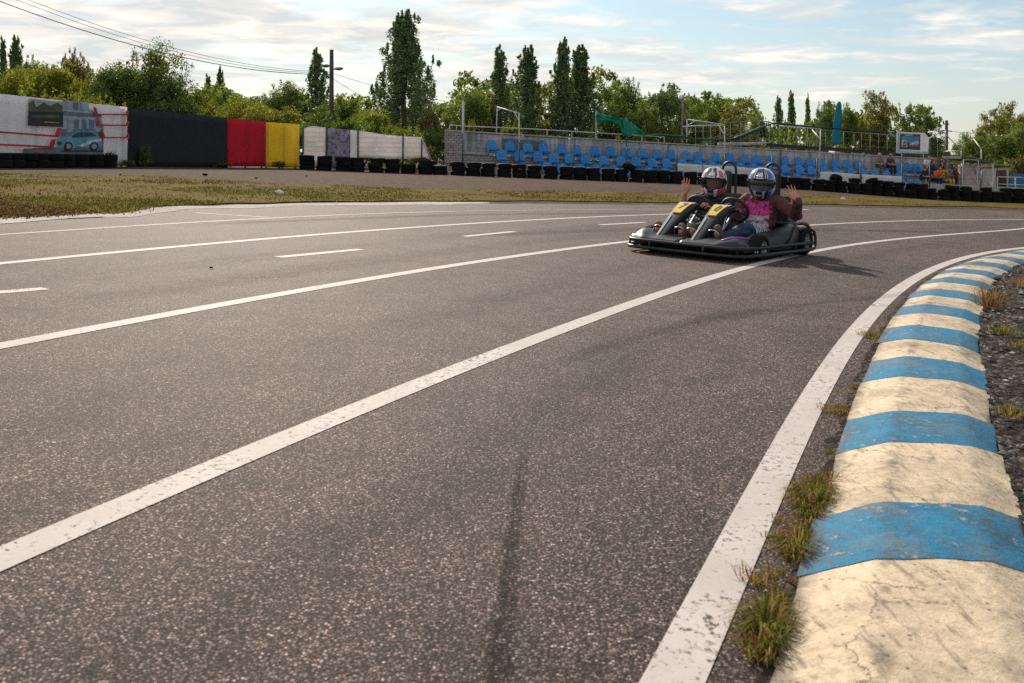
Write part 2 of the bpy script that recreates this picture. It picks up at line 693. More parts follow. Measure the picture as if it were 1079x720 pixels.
# ------------------------------------------------------------------ terrain
mb = MB()
xs = [-600, -300, -160, -100, -70, -55] + [-45 + 2.5 * i for i in range(37)] + [55, 70, 100, 160, 300, 600]
ys = [-60, -30, -10] + [0 + 2.5 * i for i in range(29)] + [80, 95, 120, 160, 240, 400, 900]
vv = [(a, b, zt(a, b) - .012) for a in xs for b in ys]
ff = []
for i in range(len(xs) - 1):
    for j in range(len(ys) - 1):
        k = i * len(ys) + j
        ff.append((k, k + len(ys), k + len(ys) + 1, k + 1))
mb.add(vv, ff)
tag(mb.build('ground', M_DIRT, smooth=True), kind='structure')


def gp(px):
    return [(G(u, v).x, G(u, v).y) for u, v in px]


far_edge = catmull([G(*p) for p in [(0, 233.5), (80, 230.5), (135, 227), (180, 221), (300, 216.5), (490, 214.5), (700, 216), (839, 217.5), (1000, 220.5), (1079, 222.5)]], 10)
fe = [(p.x + .12 * noise.noise(Vector((p.x * 1.7, p.y * 1.7, 0))), p.y + .22 * noise.noise(Vector((p.x * 1.3, p.y * 1.3, 5)))) for p in far_edge]
dl = Vector(fe[0]) - Vector(fe[6]); dl.normalize()
p_l = Vector(fe[0]) + dl * 25
poly = [tuple(p_l)] + fe + [(30, 24), (45, 19), (45, -6), (-28, -6)]
sheet('asphalt_track', poly, 0.0, M_ASPH)

# painted lines
LA = [(0, 278), (125, 266), (250, 254), (400, 243), (540, 233), (620, 229), (700, 226)]
LB = [(0, 365), (120, 342), (250, 319), (350, 300), (440, 286), (540, 271), (600, 262.5), (660, 254.5), (846, 238), (916, 234.3), (965, 232.6), (1079, 231.5)]
LC = [(0, 592), (135, 531), (270, 470), (400, 424), (500, 385), (580.6, 352), (680, 314.5), (780, 282.5), (856, 265.5), (913.5, 256.8), (950, 252), (1000, 246.8), (1079, 241)]
LZ = [(0, 247.5), (100, 241), (200, 235), (283, 230), (360, 226.7), (440, 224), (540, 222)]
cC = fit_curve(LC, 5, .25, 6, 6)
cB = fit_curve(LB, 5, .3, 6, 8)
cA = fit_curve(LA, 3, .3, 10, 6)
cZ = fit_curve(LZ, 3, .3, 8, 6)
ribbon('lane_line', cC, .098, .002, M_LINE)
ribbon('lane_line', cB, .10, .002, M_LINE)
ribbon('lane_line', cA, .10, .002, M_LINE)
ribbon('faded_lane_line', cZ, .085, .002, M_LINE2)
ribbon('faded_lane_line', fit_curve([(206, 224.6), (245, 226.8), (283, 229.4)], 1, .4), .09, .002, M_LINE2)
for a, b in (((-14, 309.5), (48, 304.3)), ((293, 271.3), (380, 263)), ((489, 249.4), (542, 244.2)), ((632, 237.2), (680, 234.5))):
    pa, pb = G(*a), G(*b)
    cv = [pa.lerp(pb, k / 10) for k in range(11)]
    ribbon('dashed_lane_line', [Vector((p.x, p.y, 0)) for p in cv], .095, .002, M_LINE)

EL = [(711, 711), (742, 655), (778, 580), (824, 480), (850, 432), (879, 378), (912, 344), (940, 311), (969, 289.5), (1002, 276.3), (1036.5, 267.8), (1080, 261.3)]
cE = fit_curve(EL, 5, .12, 3.0, 9)
ribbon('edge_line', cE, .097, .002, M_EDGE)

# ------------------------------------------------------------------ the kerb: painted blocks, blue and cream in turn
KL = [(813, 717), (837, 617), (861, 550), (879, 480), (888, 449), (904.6, 406), (919, 377), (939, 341), (953, 316), (968, 305), (989.5, 289), (1015, 278), (1047, 269.6), (1079, 264.5)]
cK = fit_curve(KL, 5, .03, 2.2, 7)
arc = [0.0]
for a, b in zip(cK, cK[1:]):
    arc.append(arc[-1] + (b - a).length)


def k_at(s):
    s = max(0, min(arc[-1] - 1e-4, s))
    lo = int(np.searchsorted(arc, s)) - 1
    lo = max(0, min(len(cK) - 2, lo))
    f = (s - arc[lo]) / (arc[lo + 1] - arc[lo])
    p = cK[lo].lerp(cK[lo + 1], f)
    d = (cK[lo + 1] - cK[lo]).normalized()
    return p, Vector((d.y, -d.x, 0))


def s_of(u, v):
    q = G(u, v); q.z = 0
    return arc[min(range(len(cK)), key=lambda i: (cK[i] - q).length)]


edges = [s_of(837, 615), s_of(861, 549), s_of(879, 480), s_of(891, 445), s_of(904.6, 406), s_of(915.5, 383), s_of(924.5, 363.5), s_of(935, 348)]
bounds = [edges[0] - .54 - .42 - .54, edges[0] - .54 - .42, edges[0] - .54] + edges
blue = [False, True, False]
nb = []
# between the listed edges: cream before the first, then blue, cream, ...
seq_s = list(bounds)
while seq_s[-1] < arc[-1] - .6:
    seq_s.append(seq_s[-1] + (.50 if (len(seq_s) - 1) % 2 == 0 else .44))
mbk = MB()
prof = [(0, -.03), (.004, .010), (.03, .018), (.06, .026), (.09, .034), (.12, .042), (.145, .047), (.165, .0485), (.185, .0485), (.21, .048), (.24, .0475), (.27, .047), (.30, .046), (.33, .044), (.355, .042), (.375, .040), (.40, .031), (.43, .021), (.455, .011), (.475, -.03)]
krng = random.Random(3)
kacross = []
for i in range(len(seq_s) - 1):
    s0, s1 = seq_s[i], seq_s[i + 1]
    isblue = (i % 2 == 1)
    dh = krng.uniform(-.001, .001)
    wj0, wj1 = krng.uniform(-.012, .016), krng.uniform(-.012, .016)
    lj = krng.uniform(-.008, .008)
    rings = []
    NS = 7
    for k in range(NS + 1):
        t = k / NS
        sb = s0 + .002 + (s1 - s0 - .004) * t
        ring = []
        edge_in = .006 if k in (0, NS) else 0
        for j, (o, h) in enumerate(prof):
            oo = o
            rag = lambda ix: .009 * noise.noise(Vector((o * 13, ix * 3.7, 0))) + .004 * noise.noise(Vector((o * 60, ix * 3.7, 4)))
            skew = .56 * (1 - smooth((sb - edges[2]) / 2.4))
            s = sb + rag(i) * (1 - t) + rag(i + 1) * t + skew * o
            p, n = k_at(s)
            if j >= len(prof) - 2:
                oo = o + wj0 + (wj1 - wj0) * t + .008 * noise.noise(Vector((s * 9, j, 0)))
            if j <= 1:
                oo = o + lj + .006 * noise.noise(Vector((s * 8, 7, 3)))
            hh = h + (dh - edge_in * (.35) if h > 0 else 0) + .003 * noise.noise(Vector((s * 4, o * 9, 1.5)))
            q = p + n * oo
            kacross.append(o)
            ring.append(Vector((q.x, q.y, zt(q.x, q.y) + hh)))
        rings.append(ring)
    mbk.loft(rings, 0 if isblue else 1)
ko = mbk.build('kerb', [M_BLUE, M_CREAM], smooth=28)
ka = ko.data.attributes.new('across', 'FLOAT', 'POINT')
ka.data.foreach_set('value', kacross)
tag(ko, kind='structure')
# dirt gathered in the joint along the kerb
jv, jf = [], []
for i_, s_ in enumerate(np.arange(0, arc[-1], .03)):
    p_, n_ = k_at(s_)
    w_ = .012 + .030 * max(0, noise.noise(Vector((s_ * 5, 1, 0))) + .35) + .01 * noise.noise(Vector((s_ * 31, 4, 0)))
    for o_ in (.012, -max(.004, w_)):
        q_ = p_ + n_ * o_
        jv.append((q_.x, q_.y, zt(q_.x, q_.y) + .0035))
    if i_: jf.append((2 * i_ - 2, 2 * i_ - 1, 2 * i_ + 1, 2 * i_))
mj = MB(); mj.add(jv, jf)
tag(mj.build('joint_dirt', M_GRAV), kind='structure')

# gravel island inside the bend
isl = []
for s in np.arange(0, arc[-1], .25):
    p, n = k_at(s)
    q = p + n * .455
    isl.append((q.x, q.y))
lastp, lastn = k_at(arc[-1] - .05)
tang = Vector((-lastn.y, lastn.x, 0))
e1 = Vector((isl[-1][0], isl[-1][1], 0)) + tang * 14
poly = isl + [(e1.x, e1.y), (40, 4), (30, -5), (isl[0][0] + .5, -5)]
mbg = MB()
KI = len(isl)
offs = [0, .05, .12, .2, .3, .42, .56, .72, .9, 1.1, 1.4, 1.8, 2.3, 3, 4, 6, 9]
vs2 = []
for s in np.arange(0, arc[-1], .06):
    p, n = k_at(s)
    for o in offs:
        q = p + n * (.455 + o)
        hgt = .012 + .05 * smooth(o / .5) * (.5 + .8 * noise.noise(Vector((q.x * 2.2, q.y * 2.2, 0)))) + .022 * noise.noise(Vector((q.x * 9, q.y * 9, 2)))
        vs2.append((q.x, q.y, zt(q.x, q.y) + max(.006, hgt)))
nO = len(offs)
nS = len(vs2) // nO
fs2 = []
for i in range(nS - 1):
    for j in range(nO - 1):
        fs2.append((i * nO + j, i * nO + j + 1, (i + 1) * nO + j + 1, (i + 1) * nO + j))
mbg.add(vs2, fs2)
og = mbg.build('gravel_island', M_GRAV, smooth=True)
tag(og, kind='structure')

# loose stones on the island (too many to count)
mst = MB()
srng = random.Random(21)
ICO = [Vector(p).normalized() for p in [(1, 0, 0), (-1, 0, 0), (0, 1, 0), (0, -1, 0), (0, 0, 1), (0, 0, -1), (.7, .7, .5), (-.7, .7, .4), (.7, -.7, .4), (-.7, -.7, .5)]]
def rock(mb_, c, r, mi):
    pts = [Vector((q.x * r * srng.uniform(.6, 1.4), q.y * r * srng.uniform(.6, 1.4), q.z * r * srng.uniform(.4, .9))) for q in ICO[:6]]
    mb_.add([Vector(c) + p for p in pts], [(0, 2, 4), (2, 1, 4), (1, 3, 4), (3, 0, 4), (2, 0, 5), (1, 2, 5), (3, 1, 5), (0, 3, 5)], mi)
for i in range(8000):
    s = srng.uniform(.5, 11.5)
    o = srng.uniform(0, 1) ** 1.6 * 2.6
    p, n = k_at(s)
    q = p + n * (.46 + o)
    r = srng.choice([.004, .005, .006, .008, .010, .013]) * srng.uniform(.8, 1.3)
    if srng.random() < .05: r *= 1.9
    hgt = .012 + .05 * smooth(o / .5) * (.5 + .8 * noise.noise(Vector((q.x * 2.2, q.y * 2.2, 0)))) + .022 * noise.noise(Vector((q.x * 9, q.y * 9, 2)))
    rock(mst, (q.x, q.y, zt(q.x, q.y) + max(.006, hgt) + r * .3), r, srng.choice([0, 0, 0, 0, 0, 1, 1, 2]))
M_ST1 = pm('brown_stone', (.045, .037, .031), (.085, .072, .06), 30)
M_ST2 = pm('grey_stone', (.10, .09, .08), (.16, .145, .13), 30)
M_ST3 = pm('pale_stone', (.38, .35, .31), (.5, .47, .42), 30)
tag(mst.build('gravel', [M_ST1, M_ST2, M_ST3], fixn=False), 'loose dark and pale gravel inside the striped kerb', 'gravel', kind='stuff')

# rubber marks on the asphalt
def m_skid(name, amt):
    t = NT(name)
    v = t.coord()
    n1 = t.noise(v, 70, 5, .75)
    uv = t.n('Attribute', attribute_name='mark')
    f = t.math('MULTIPLY', uv.outputs['Fac'], t.ramp(n1, [(.35, 1.), (.65, .35)]))
    b = t.n('BsdfPrincipled'); b.inputs['Base Color'].default_value = (.012, .0115, .012, 1); b.inputs['Roughness'].default_value = .95; b.inputs['Specular IOR Level'].default_value = .05
    tr = t.n('BsdfTransparent')
    mx = t.n('MixShader')
    t.set(mx.inputs[0], t.math('MULTIPLY', f, amt, clamp=True)); t.set(mx.inputs[1], tr.outputs[0]); t.set(mx.inputs[2], b.outputs[0])
    t.t.links.new(mx.outputs[0], t.out.inputs[0])
    return t.m


def skid(px, w0, w1, mat, off=.003):
    cv = catmull([G(u, v) for u, v in px], 12)
    cv = [Vector((p.x, p.y, 0)) for p in cv]
    nr = plan_normals(cv)
    vs, fs, att = [], [], []
    K = [-1 + 2 * k_ / 14 for k_ in range(15)]
    skr = random.Random(len(px) * 7 + int(px[0][0]))
    kw = [skr.choice([.55, .75, .9, 1.0, 1.1]) for _ in K]
    for i, (p, n) in enumerate(zip(cv, nr)):
        t = i / (len(cv) - 1)
        ww = (w0 + (w1 - w0) * t) / 2
        end = smooth(t / .25) * smooth((1 - t) / .1)
        for k in K:
            q = p + n * ww * k
            vs.append((q.x, q.y, zt(q.x, q.y) + off))
            att.append(end * (1 - abs(k) ** 2) * kw[K.index(k)])
    nk = len(K)
    for i in range(len(cv) - 1):
        for k in range(nk - 1):
            fs.append((i * nk + k, i * nk + k + 1, (i + 1) * nk + k + 1, (i + 1) * nk + k))
    m_ = MB(); m_.add(vs, fs)
    me = m_.mesh('skid_mark', mat)
    if me.polygons[0].normal.z < 0: me.flip_normals()
    a = me.attributes.new('mark', 'FLOAT', 'POINT')
    a.data.foreach_set('value', att)
    o = bpy.data.objects.new('skid_mark', me)
    C.objects.link(o)
    tag(o, kind='structure')


M_SKID = m_skid('rubber_mark', .50)
M_SKID2 = m_skid('faint_rubber_mark', .24)
skid([(556, 448), (549, 500), (541, 560), (534, 620), (527, 690), (519, 760), (511, 840)], .030, .066, M_SKID)
skid([(740, 330), (850, 320.5), (930, 313), (1000, 303), (1060, 297)], .10, .16, M_SKID2)
skid([(560, 395), (620, 372), (690, 350), (760, 334), (860, 322)], .10, .22, M_SKID2, .002)
skid([(230, 293), (270, 293), (320, 291)], .02, .02, M_SKID)
skid([(400, 250), (560, 246), (700, 241), (900, 243), (1040, 246)], .5, .6, M_SKID2, .0015)
skid([(180, 238), (330, 232), (520, 226), (700, 225)], .3, .4, M_SKID2, .0015)

# darker driven lanes that follow the bend
def lane_rubber(cv0, off, wd_, mat):
    nr = plan_normals(cv0)
    cv = [p + n * off for p, n in zip(cv0, nr)]
    nr = plan_normals(cv)
    K = [-1 + 2 * k_ / 10 for k_ in range(11)]
    skr = random.Random(int(off * 100))
    kw = [skr.uniform(.4, 1.1) for _ in K]
    vs, fs, att = [], [], []
    for i, (p, n) in enumerate(zip(cv, nr)):
        am = .55 + .9 * noise.noise(Vector((p.x * .3, p.y * .3, off)))
        for k, w_ in zip(K, kw):
            q = p + n * (wd_ * .5 * k)
            vs.append((q.x, q.y, zt(q.x, q.y) + .0012)); att.append(max(0, am) * (1 - k * k) * w_)
    nk = len(K)
    for i in range(len(cv) - 1):
        for k in range(nk - 1):
            fs.append((i * nk + k, i * nk + k + 1, (i + 1) * nk + k + 1, (i + 1) * nk + k))
    m_ = MB(); m_.add(vs, fs)
    me = m_.mesh('rubbered_lane', mat)
    if me.polygons[0].normal.z < 0: me.flip_normals()
    me.attributes.new('mark', 'FLOAT', 'POINT').data.foreach_set('value', att)
    o = bpy.data.objects.new('rubbered_lane', me); C.objects.link(o); tag(o, kind='structure')


M_LANE = m_skid('rubbered_lane_wear', .15)
for off, wd_ in ((.55, .35), (1.35, .5), (-.7, .4), (-1.5, .5)):
    lane_rubber(cC, off, wd_, M_LANE)
for off, wd_ in ((-.6, .5), (-1.3, .4)):
    lane_rubber(cB, off, wd_, M_LANE)

# dry turf verge, pale concrete dust along the edge
top = [(-90, 181), (0, 182), (90, 184), (200, 188.5), (300, 194), (430, 198.5), (560, 201.5), (700, 204), (800, 205), (900, 207.3), (1000, 212), (1079, 215.2), (1130, 217)]
bot = [(1130, 220), (1079, 219.7), (1000, 217.6), (900, 216), (800, 214.6), (700, 213.3), (600, 212), (490, 211.6), (300, 213), (180, 217), (135, 223.5), (60, 227.5), (0, 230.5), (-60, 234)]
def wobbly(px, a, f):
    cv = catmull([G(*p) for p in px], 10)
    return [(p.x + a * noise.noise(Vector((p.x * f, p.y * f, 1))), p.y + 2 * a * noise.noise(Vector((p.x * f, p.y * f, 9)))) for p in cv]
turf_poly = wobbly(top, .5, .8) + wobbly(bot, .18, 1.5)
sheet('turf_verge', turf_poly, .006, M_TURF)
pale_poly = wobbly([(118, 226), (160, 219.5), (240, 216.2), (330, 214.2), (430, 213.2), (520, 213.6)], .1, 1.5) + wobbly([(520, 214.5), (420, 216.5), (330, 217.2), (260, 219.2), (200, 221.0), (150, 227.0), (110, 230)], .15, 1.2)
sheet('concrete_apron', pale_poly, .003, M_PALE)
sheet('concrete_apron', wobbly([(-20, 231), (60, 227.8), (125, 223.5)], .1, 1.5) + wobbly([(125, 229), (60, 232), (-20, 237)], .12, 1.5), .004, M_PALE)
# ------------------------------------------------------------------ materials of the background
def m_concrete(name, a, b, dark=(.05, .045, .04), st=.5):
    t = NT(name)
    v = t.coord()
    n1 = t.noise(v, 1.1, 6, .65)
    n2 = t.noise(v, 9, 6, .7)
    streak = t.noise(t.coord(scale=(3.2, 3.2, .25)), 1.6, 5, .65)
    col = t.mix(t.ramp(n1, [(.35, 0.), (.65, 1.)]), a, b)
    col = t.mix(t.ramp(n2, [(.3, .55), (.5, 0.)]), col, dark)
    col = t.mix(t.ramp(streak, [(.48, 0.), (.66, st)]), col, dark)
    return t.pbr(col, .85, 0, t.bump(n2, .5, .02))


def m_block(name):
    t = NT(name)
    v = t.coord()
    br = t.n('TexBrick')
    t.set(br.inputs['Vector'], t.coord(rot=(R(90), 0, 0)))
    br.inputs['Scale'].default_value = 2.2
    br.inputs['Color1'].default_value = (.42, .37, .34, 1); br.inputs['Color2'].default_value = (.33, .28, .26, 1); br.inputs['Mortar'].default_value = (.12, .10, .09, 1)
    br.inputs['Mortar Size'].default_value = .03
    n = t.noise(v, 5, 6, .7)
    col = t.mix(t.ramp(n, [(.35, .6), (.6, 0.)]), br.outputs[0], (.12, .10, .09))
    return t.pbr(col, .9, 0, t.bump(n, .5, .02))


M_CONC = m_concrete('weathered_concrete', (.50, .49, .49), (.34, .33, .34), st=.65)
M_STEP = m_concrete('stand_step_concrete', (.44, .44, .45), (.26, .26, .27), st=.5)
M_PALECONC = m_concrete('pale_concrete', (.50, .47, .44), (.38, .36, .34), st=.3)
M_BLOCK = m_block('grey_brick_blocks')
M_SEAT = pm('blue_seat_plastic', (.008, .21, .56), (.006, .155, .44), 3, rough=.42)
M_SEATD = pm('pale_seat_bolt', (.30, .45, .62), rough=.4)
M_RUB = pm('tyre_rubber', (.006, .006, .0065), (.012, .0115, .011), 7, rough=.8, bump=.3, bscale=40, Specular_IOR_Level=.15)
M_PIPE = pm('white_pipe_paint', (.52, .53, .53), (.36, .36, .36), 6, rough=.5)
M_GPOST = pm('dark_green_post_paint', (.010, .045, .040), (.02, .06, .055), 6, rough=.55)
M_WIRE = pm('galvanised_wire', (.14, .15, .145), (.20, .20, .195), 9, rough=.6, metal=.2)
M_DARKBEAM = pm('black_board', (.015, .015, .016), (.03, .03, .03), 5, rough=.7)
M_RUST = pm('rusty_post', (.16, .10, .07), (.28, .24, .2), 9, rough=.8)


def m_fabric(name, a, b, scale=1.6, trans=.25, stripes=0):
    t = NT(name)
    v = t.coord()
    n = t.noise(v, scale, 6, .62)
    fold = t.noise(t.coord(scale=(1, 1, .4)), 2.2, 2, .5)
    col = t.mix(t.ramp(n, [(.35, 0.), (.68, 1.)]), a, b)
    if stripes:
        wv = t.n('TexWave', wave_type='BANDS', bands_direction='Z')
        t.set(wv.inputs[0], v); wv.inputs['Scale'].default_value = stripes; wv.inputs['Distortion'].default_value = 1.2
        col = t.mix(t.ramp(wv.outputs['Fac'], [(.0, .5), (.14, 0.)]), col, tuple(k * .55 for k in a))
    b_ = t.n('BsdfPrincipled')
    t.set(b_.inputs['Base Color'], col); b_.inputs['Roughness'].default_value = .8
    nr = t.bump(fold, .55, .10)
    t.set(b_.inputs['Normal'], nr)
    tr = t.n('BsdfTranslucent'); t.set(tr.inputs[0], col); t.set(tr.inputs['Normal'], nr)
    mx = t.n('MixShader'); mx.inputs[0].default_value = trans
    t.set(mx.inputs[1], b_.outputs[0]); t.set(mx.inputs[2], tr.outputs[0])
    t.t.links.new(mx.outputs[0], t.out.inputs[0])
    return t.m


M_BLACKF = m_fabric('black_sheeting', (.007, .008, .011), (.012, .013, .017), .9, .06)
M_REDF = m_fabric('red_sheeting', (.60, .010, .030), (.46, .008, .022), .9, .30)
M_YELF = m_fabric('yellow_sheeting', (.78, .58, .028), (.66, .46, .02), .9, .35)
M_WHITEF = m_fabric('white_sheeting', (.82, .80, .79), (.66, .64, .64), 1.4, .25)
M_WHITES = m_fabric('white_lined_sheeting', (.84, .80, .77), (.64, .60, .58), 1.2, .35, stripes=1.6)
M_BANNER = m_fabric('white_banner_print', (.66, .66, .66), (.46, .46, .48), 1.8, .2)
M_GREENT = m_fabric('green_tarpaulin', (.018, .38, .24), (.010, .20, .13), 2.2, .45)
M_NET = m_fabric('dark_green_net', (.008, .075, .055), (.006, .05, .04), 4, .1)
M_TEAL = m_fabric('turquoise_canvas', (.006, .22, .30), (.005, .15, .22), 3, .25)


def flat(name, c, rough=.6):
    return pm(name, c, tuple(k * .6 for k in c), 2.6, detail=8, rough=rough, lo=.42, hi=.6)


# ------------------------------------------------------------------ left boundary: banner, black, red and yellow sheets
LWK = [(-120, 1 / 21.2), (0, 1 / 25.0), (135, 1 / 30.6), (239, 1 / 35.4), (316, 1 / 39.6), (380, 1 / 44)]


def LWD(u):
    for (a, ia), (b, ib) in zip(LWK, LWK[1:]):
        if u <= b:
            return 1 / (ia + (ib - ia) * (u - a) / (b - a))
    return 44


def LWp(u, v, off=0.0):
    """point on the plane of the left wall, OFF metres in front of it"""
    p = W(u, v, LWD(u))
    q = W(u + 2, v, LWD(u + 2))
    d = (q - p); d.z = 0; d.normalize()
    n = Vector((d.y, -d.x, 0))          # towards the track
    if n.x < 0: n = -n
    return p + n * off


def panel(mb_, top, bot, nv=9, th=.05, mi=0, amp=.035, seed=0, off=0.0, poly_top=None):
    """a sheet hung between a top and a bottom pixel line, rippled and with a little thickness"""
    n = 24
    def lerp_px(px, t):
        u0, u1 = px[0][0], px[-1][0]
        u = u0 + (u1 - u0) * t
        for (a, va), (b, vb) in zip(px, px[1:]):
            if u <= b + 1e-6:
                return u, va + (vb - va) * (u - a) / (b - a)
        return px[-1]
    g = []
    for i in range(n + 1):
        t = i / n
        a, b = lerp_px(top, t), lerp_px(bot, t)
        col = []
        for k in range(nv):
            s = k / (nv - 1)
            u, v = a[0] + (b[0] - a[0]) * s, a[1] + (b[1] - a[1]) * s
            rip = amp * (noise.noise(Vector((u * .09, s * 2.5, seed))) + .5 * noise.noise(Vector((u * .3, s * 6, seed + 4))))
            col.append((u, v, rip + off))
        g.append(col)
    front = [[LWp(*q) for q in c] for c in g]
    back = [[LWp(q[0], q[1], q[2] - th) for q in c] for c in g]
    V, Fs = [], []
    for grid in (front, back):
        for c in grid: V += c
    N = (n + 1) * nv
    for i in range(n):
        for k in range(nv - 1):
            a = i * nv + k
            Fs.append((a, a + 1, a + nv + 1, a + nv))
            Fs.append((N + a, N + a + nv, N + a + nv + 1, N + a + 1))
    for i in range(n):
        a = i * nv; Fs.append((a, a + nv, N + a + nv, N + a))
        a = i * nv + nv - 1; Fs.append((a, N + a, N + a + nv, a + nv))
    for k in range(nv - 1):
        a = k; Fs.append((a, N + a, N + a + 1, a + 1))
        a = n * nv + k; Fs.append((a, a + 1, N + a + 1, N + a))
    mb_.add(V, Fs, mi)


def base_of(pt):
    return Vector((pt.x, pt.y, zt(pt.x, pt.y)))


def wall_thing(name, label, cat, u0, u1):
    p = LWp((u0 + u1) / 2, 150)
    return empty(name, base_of(p), label, cat)


def kid(mb_, name, mat, root, smooth=False, fixn=True):
    """build in world coordinates, then hang under root"""
    o = mb_.build(name, mat, None, smooth, fixn)
    o.parent = root
    o.matrix_parent_inverse = Matrix.Identity(4)
    off = Matrix.Translation(-Vector(root.location))
    o.data.transform(off)
    return o


def posts_behind(root, us, vt, name='post', mat=None, r=.035, back=-.09):
    for u in us:
        p = LWp(u, vt(u), back)
        m_ = MB(); m_.tube([Vector((p.x, p.y, zt(p.x, p.y) - .1)), p], r, 8)
        kid(m_, name, mat or M_GPOST, root, True)


# printed banner
t = wall_thing('printed_banner', 'white banner printed with a pale blue hatchback, a street photograph and red stripes', 'banner', 0, 134)
m = MB(); panel(m, [(-100, 87), (0, 99), (70, 106.5), (134, 113)], [(-100, 172), (0, 172), (134, 173.2)], amp=.02, seed=2)
kid(m, 'banner_sheet', M_WHITEF, t, True)
posts_behind(t, [-60, -10, 40, 90, 131], lambda u: 99 + u * .105 + 3)


def px_poly(mb_, pts, off, mi, th=.006):
    """a flat printed shape on the banner: thin plate standing OFF proud"""
    a = [LWp(u, v, off) for u, v in pts]
    b = [LWp(u, v, off - th) for u, v in pts]
    n = len(pts)
    mb_.add(a + b, [tuple(range(n)), tuple(range(n, 2 * n))[::-1]] + [(i, i + n, (i + 1) % n + n, (i + 1) % n) for i in range(n)], mi)


PC = {k: flat('print_' + k, c) for k, c in dict(
    road_grey=(.17, .18, .19), dark=(.018, .020, .024), sky=(.50, .52, .52), green=(.10, .115, .035), wall=(.42, .48, .53), bluegrey=(.15, .20, .26), glass=(.34, .42, .48),
    teal=(.13, .38, .46), tealdark=(.012, .05, .07), pale=(.70, .72, .74), rim=(.30, .32, .34), yellow=(.45, .34, .05)).items()}
M_REDP = flat('print_red', (.62, .012, .025))
names = list(PC)
pi = {k: i for i, k in enumerate(names)}
m = MB()
P = lambda pts, off, k: px_poly(m, pts, off + .05, pi[k])
P([(28, 104.0), (64, 107.5), (64, 134), (27, 132.5)], .010, 'sky')
P([(28, 109), (33, 106), (36, 113), (44, 108), (50, 112), (58, 108), (64, 112), (64, 119), (28, 118)], .018, 'green')
P([(28, 117.5), (64, 118), (64, 134), (27, 132.5)], .026, 'dark')
P([(30, 121), (60, 121.5), (60, 125), (30, 124)], .034, 'green')
P([(44, 128), (60, 129), (60, 130), (44, 129.5)], .034, 'yellow')
P([(64, 106), (92, 108), (92, 115), (104, 122), (107, 132), (107, 160), (62, 158)], .010, 'wall')
P([(67, 107.2), (73, 107.8), (73, 115.5), (67, 115.0)], .020, 'glass')
P([(75.5, 108.6), (80.5, 109), (80.5, 116), (75.5, 115.6)], .020, 'bluegrey')
P([(83, 109.2), (89, 109.8), (89, 116.5), (83, 116.2)], .020, 'glass')
P([(64, 117), (105, 121), (105, 124), (64, 121.5)], .020, 'bluegrey')
for a in (69, 76, 84, 92, 99):
    P([(a, 126), (a + 5, 126.4), (a + 5, 139), (a, 139)], .020, 'glass' if a % 2 else 'bluegrey')
P([(62, 136), (107, 136), (107, 158), (62, 158)], .014, 'bluegrey')
P([(22, 157), (50, 155), (107, 157), (107, 168), (40, 169), (22, 166)], .022, 'road_grey')
P([(22, 166), (107, 168), (107, 173), (22, 172)], .024, 'dark')
# the printed car, a plain small hatchback seen from the side
P([(61, 158.5), (106, 158.5), (106, 160.0), (62, 160.0)], .030, 'dark')
P([(57.6, 146.5), (62, 144.2), (71.5, 143.2), (77.5, 138.2), (95, 138.4), (101, 143), (104.5, 146), (105, 153), (103, 156), (60, 156), (57.6, 152)], .034, 'teal')
P([(73, 143.5), (78.5, 139.4), (85, 139.4), (85, 144.4), (73, 145)], .044, 'tealdark')
P([(86.2, 139.4), (94, 139.6), (99.5, 143.4), (86.2, 144.2)], .044, 'tealdark')
P([(78, 154), (90, 149), (104, 145.6), (104, 148.5), (92, 152), (84, 155)], .048, 'pale')
P([(57.8, 149), (62, 149), (62, 153), (57.8, 152.5)], .048, 'tealdark')
for cx_ in (69.0, 96.0):
    P([(cx_ + 4.6 * math.cos(a), 154.2 + 4.7 * math.sin(a)) for a in [k * math.pi / 7 for k in range(14)]], .052, 'dark')
    P([(cx_ + 2.7 * math.cos(a), 154.2 + 2.8 * math.sin(a)) for a in [k * math.pi / 6 for k in range(12)]], .060, 'rim')
kid(m, 'printed_picture', [PC[k] for k in names], t)
for a, b, tk in (((-60, 134, 54, 142.6), 2.0, (53, 143.2, 61.0, 135, 58.5, 145.0)), ((-60, 149, 48, 153.8), 2.0, (47, 154.6, 55.0, 146.8, 52.5, 156)), ((-60, 163, 34, 166.6), 2.0, (33, 167.6, 39, 159.3, 37, 169))):
    m = MB(); px_poly(m, [(a[0], a[1]), (a[2], a[3]), (tk[2] - 4.6, tk[3] + .3), (tk[2], tk[3]), (tk[4], tk[5]), (a[2], a[3] + b), (a[0], a[1] + b)], .120, 0)
    kid(m, 'red_stripe', M_REDP, t)
for x0, v0 in ((97, 120.5), (100, 131.8), (104.5, 144.8)):
    m = MB(); px_poly(m, [(x0 - 2.2, v0 - 7.5), (x0 + .6, v0 - 7), (x0 + 2.6, v0 - .6), (129, v0 - .3), (130.5, v0 - 3.8), (132.6, v0 - 3.8), (132.6, v0 + 1.1), (x0 - .6, v0 + .9)], .120, 0)
    kid(m, 'red_stripe', M_REDP, t)

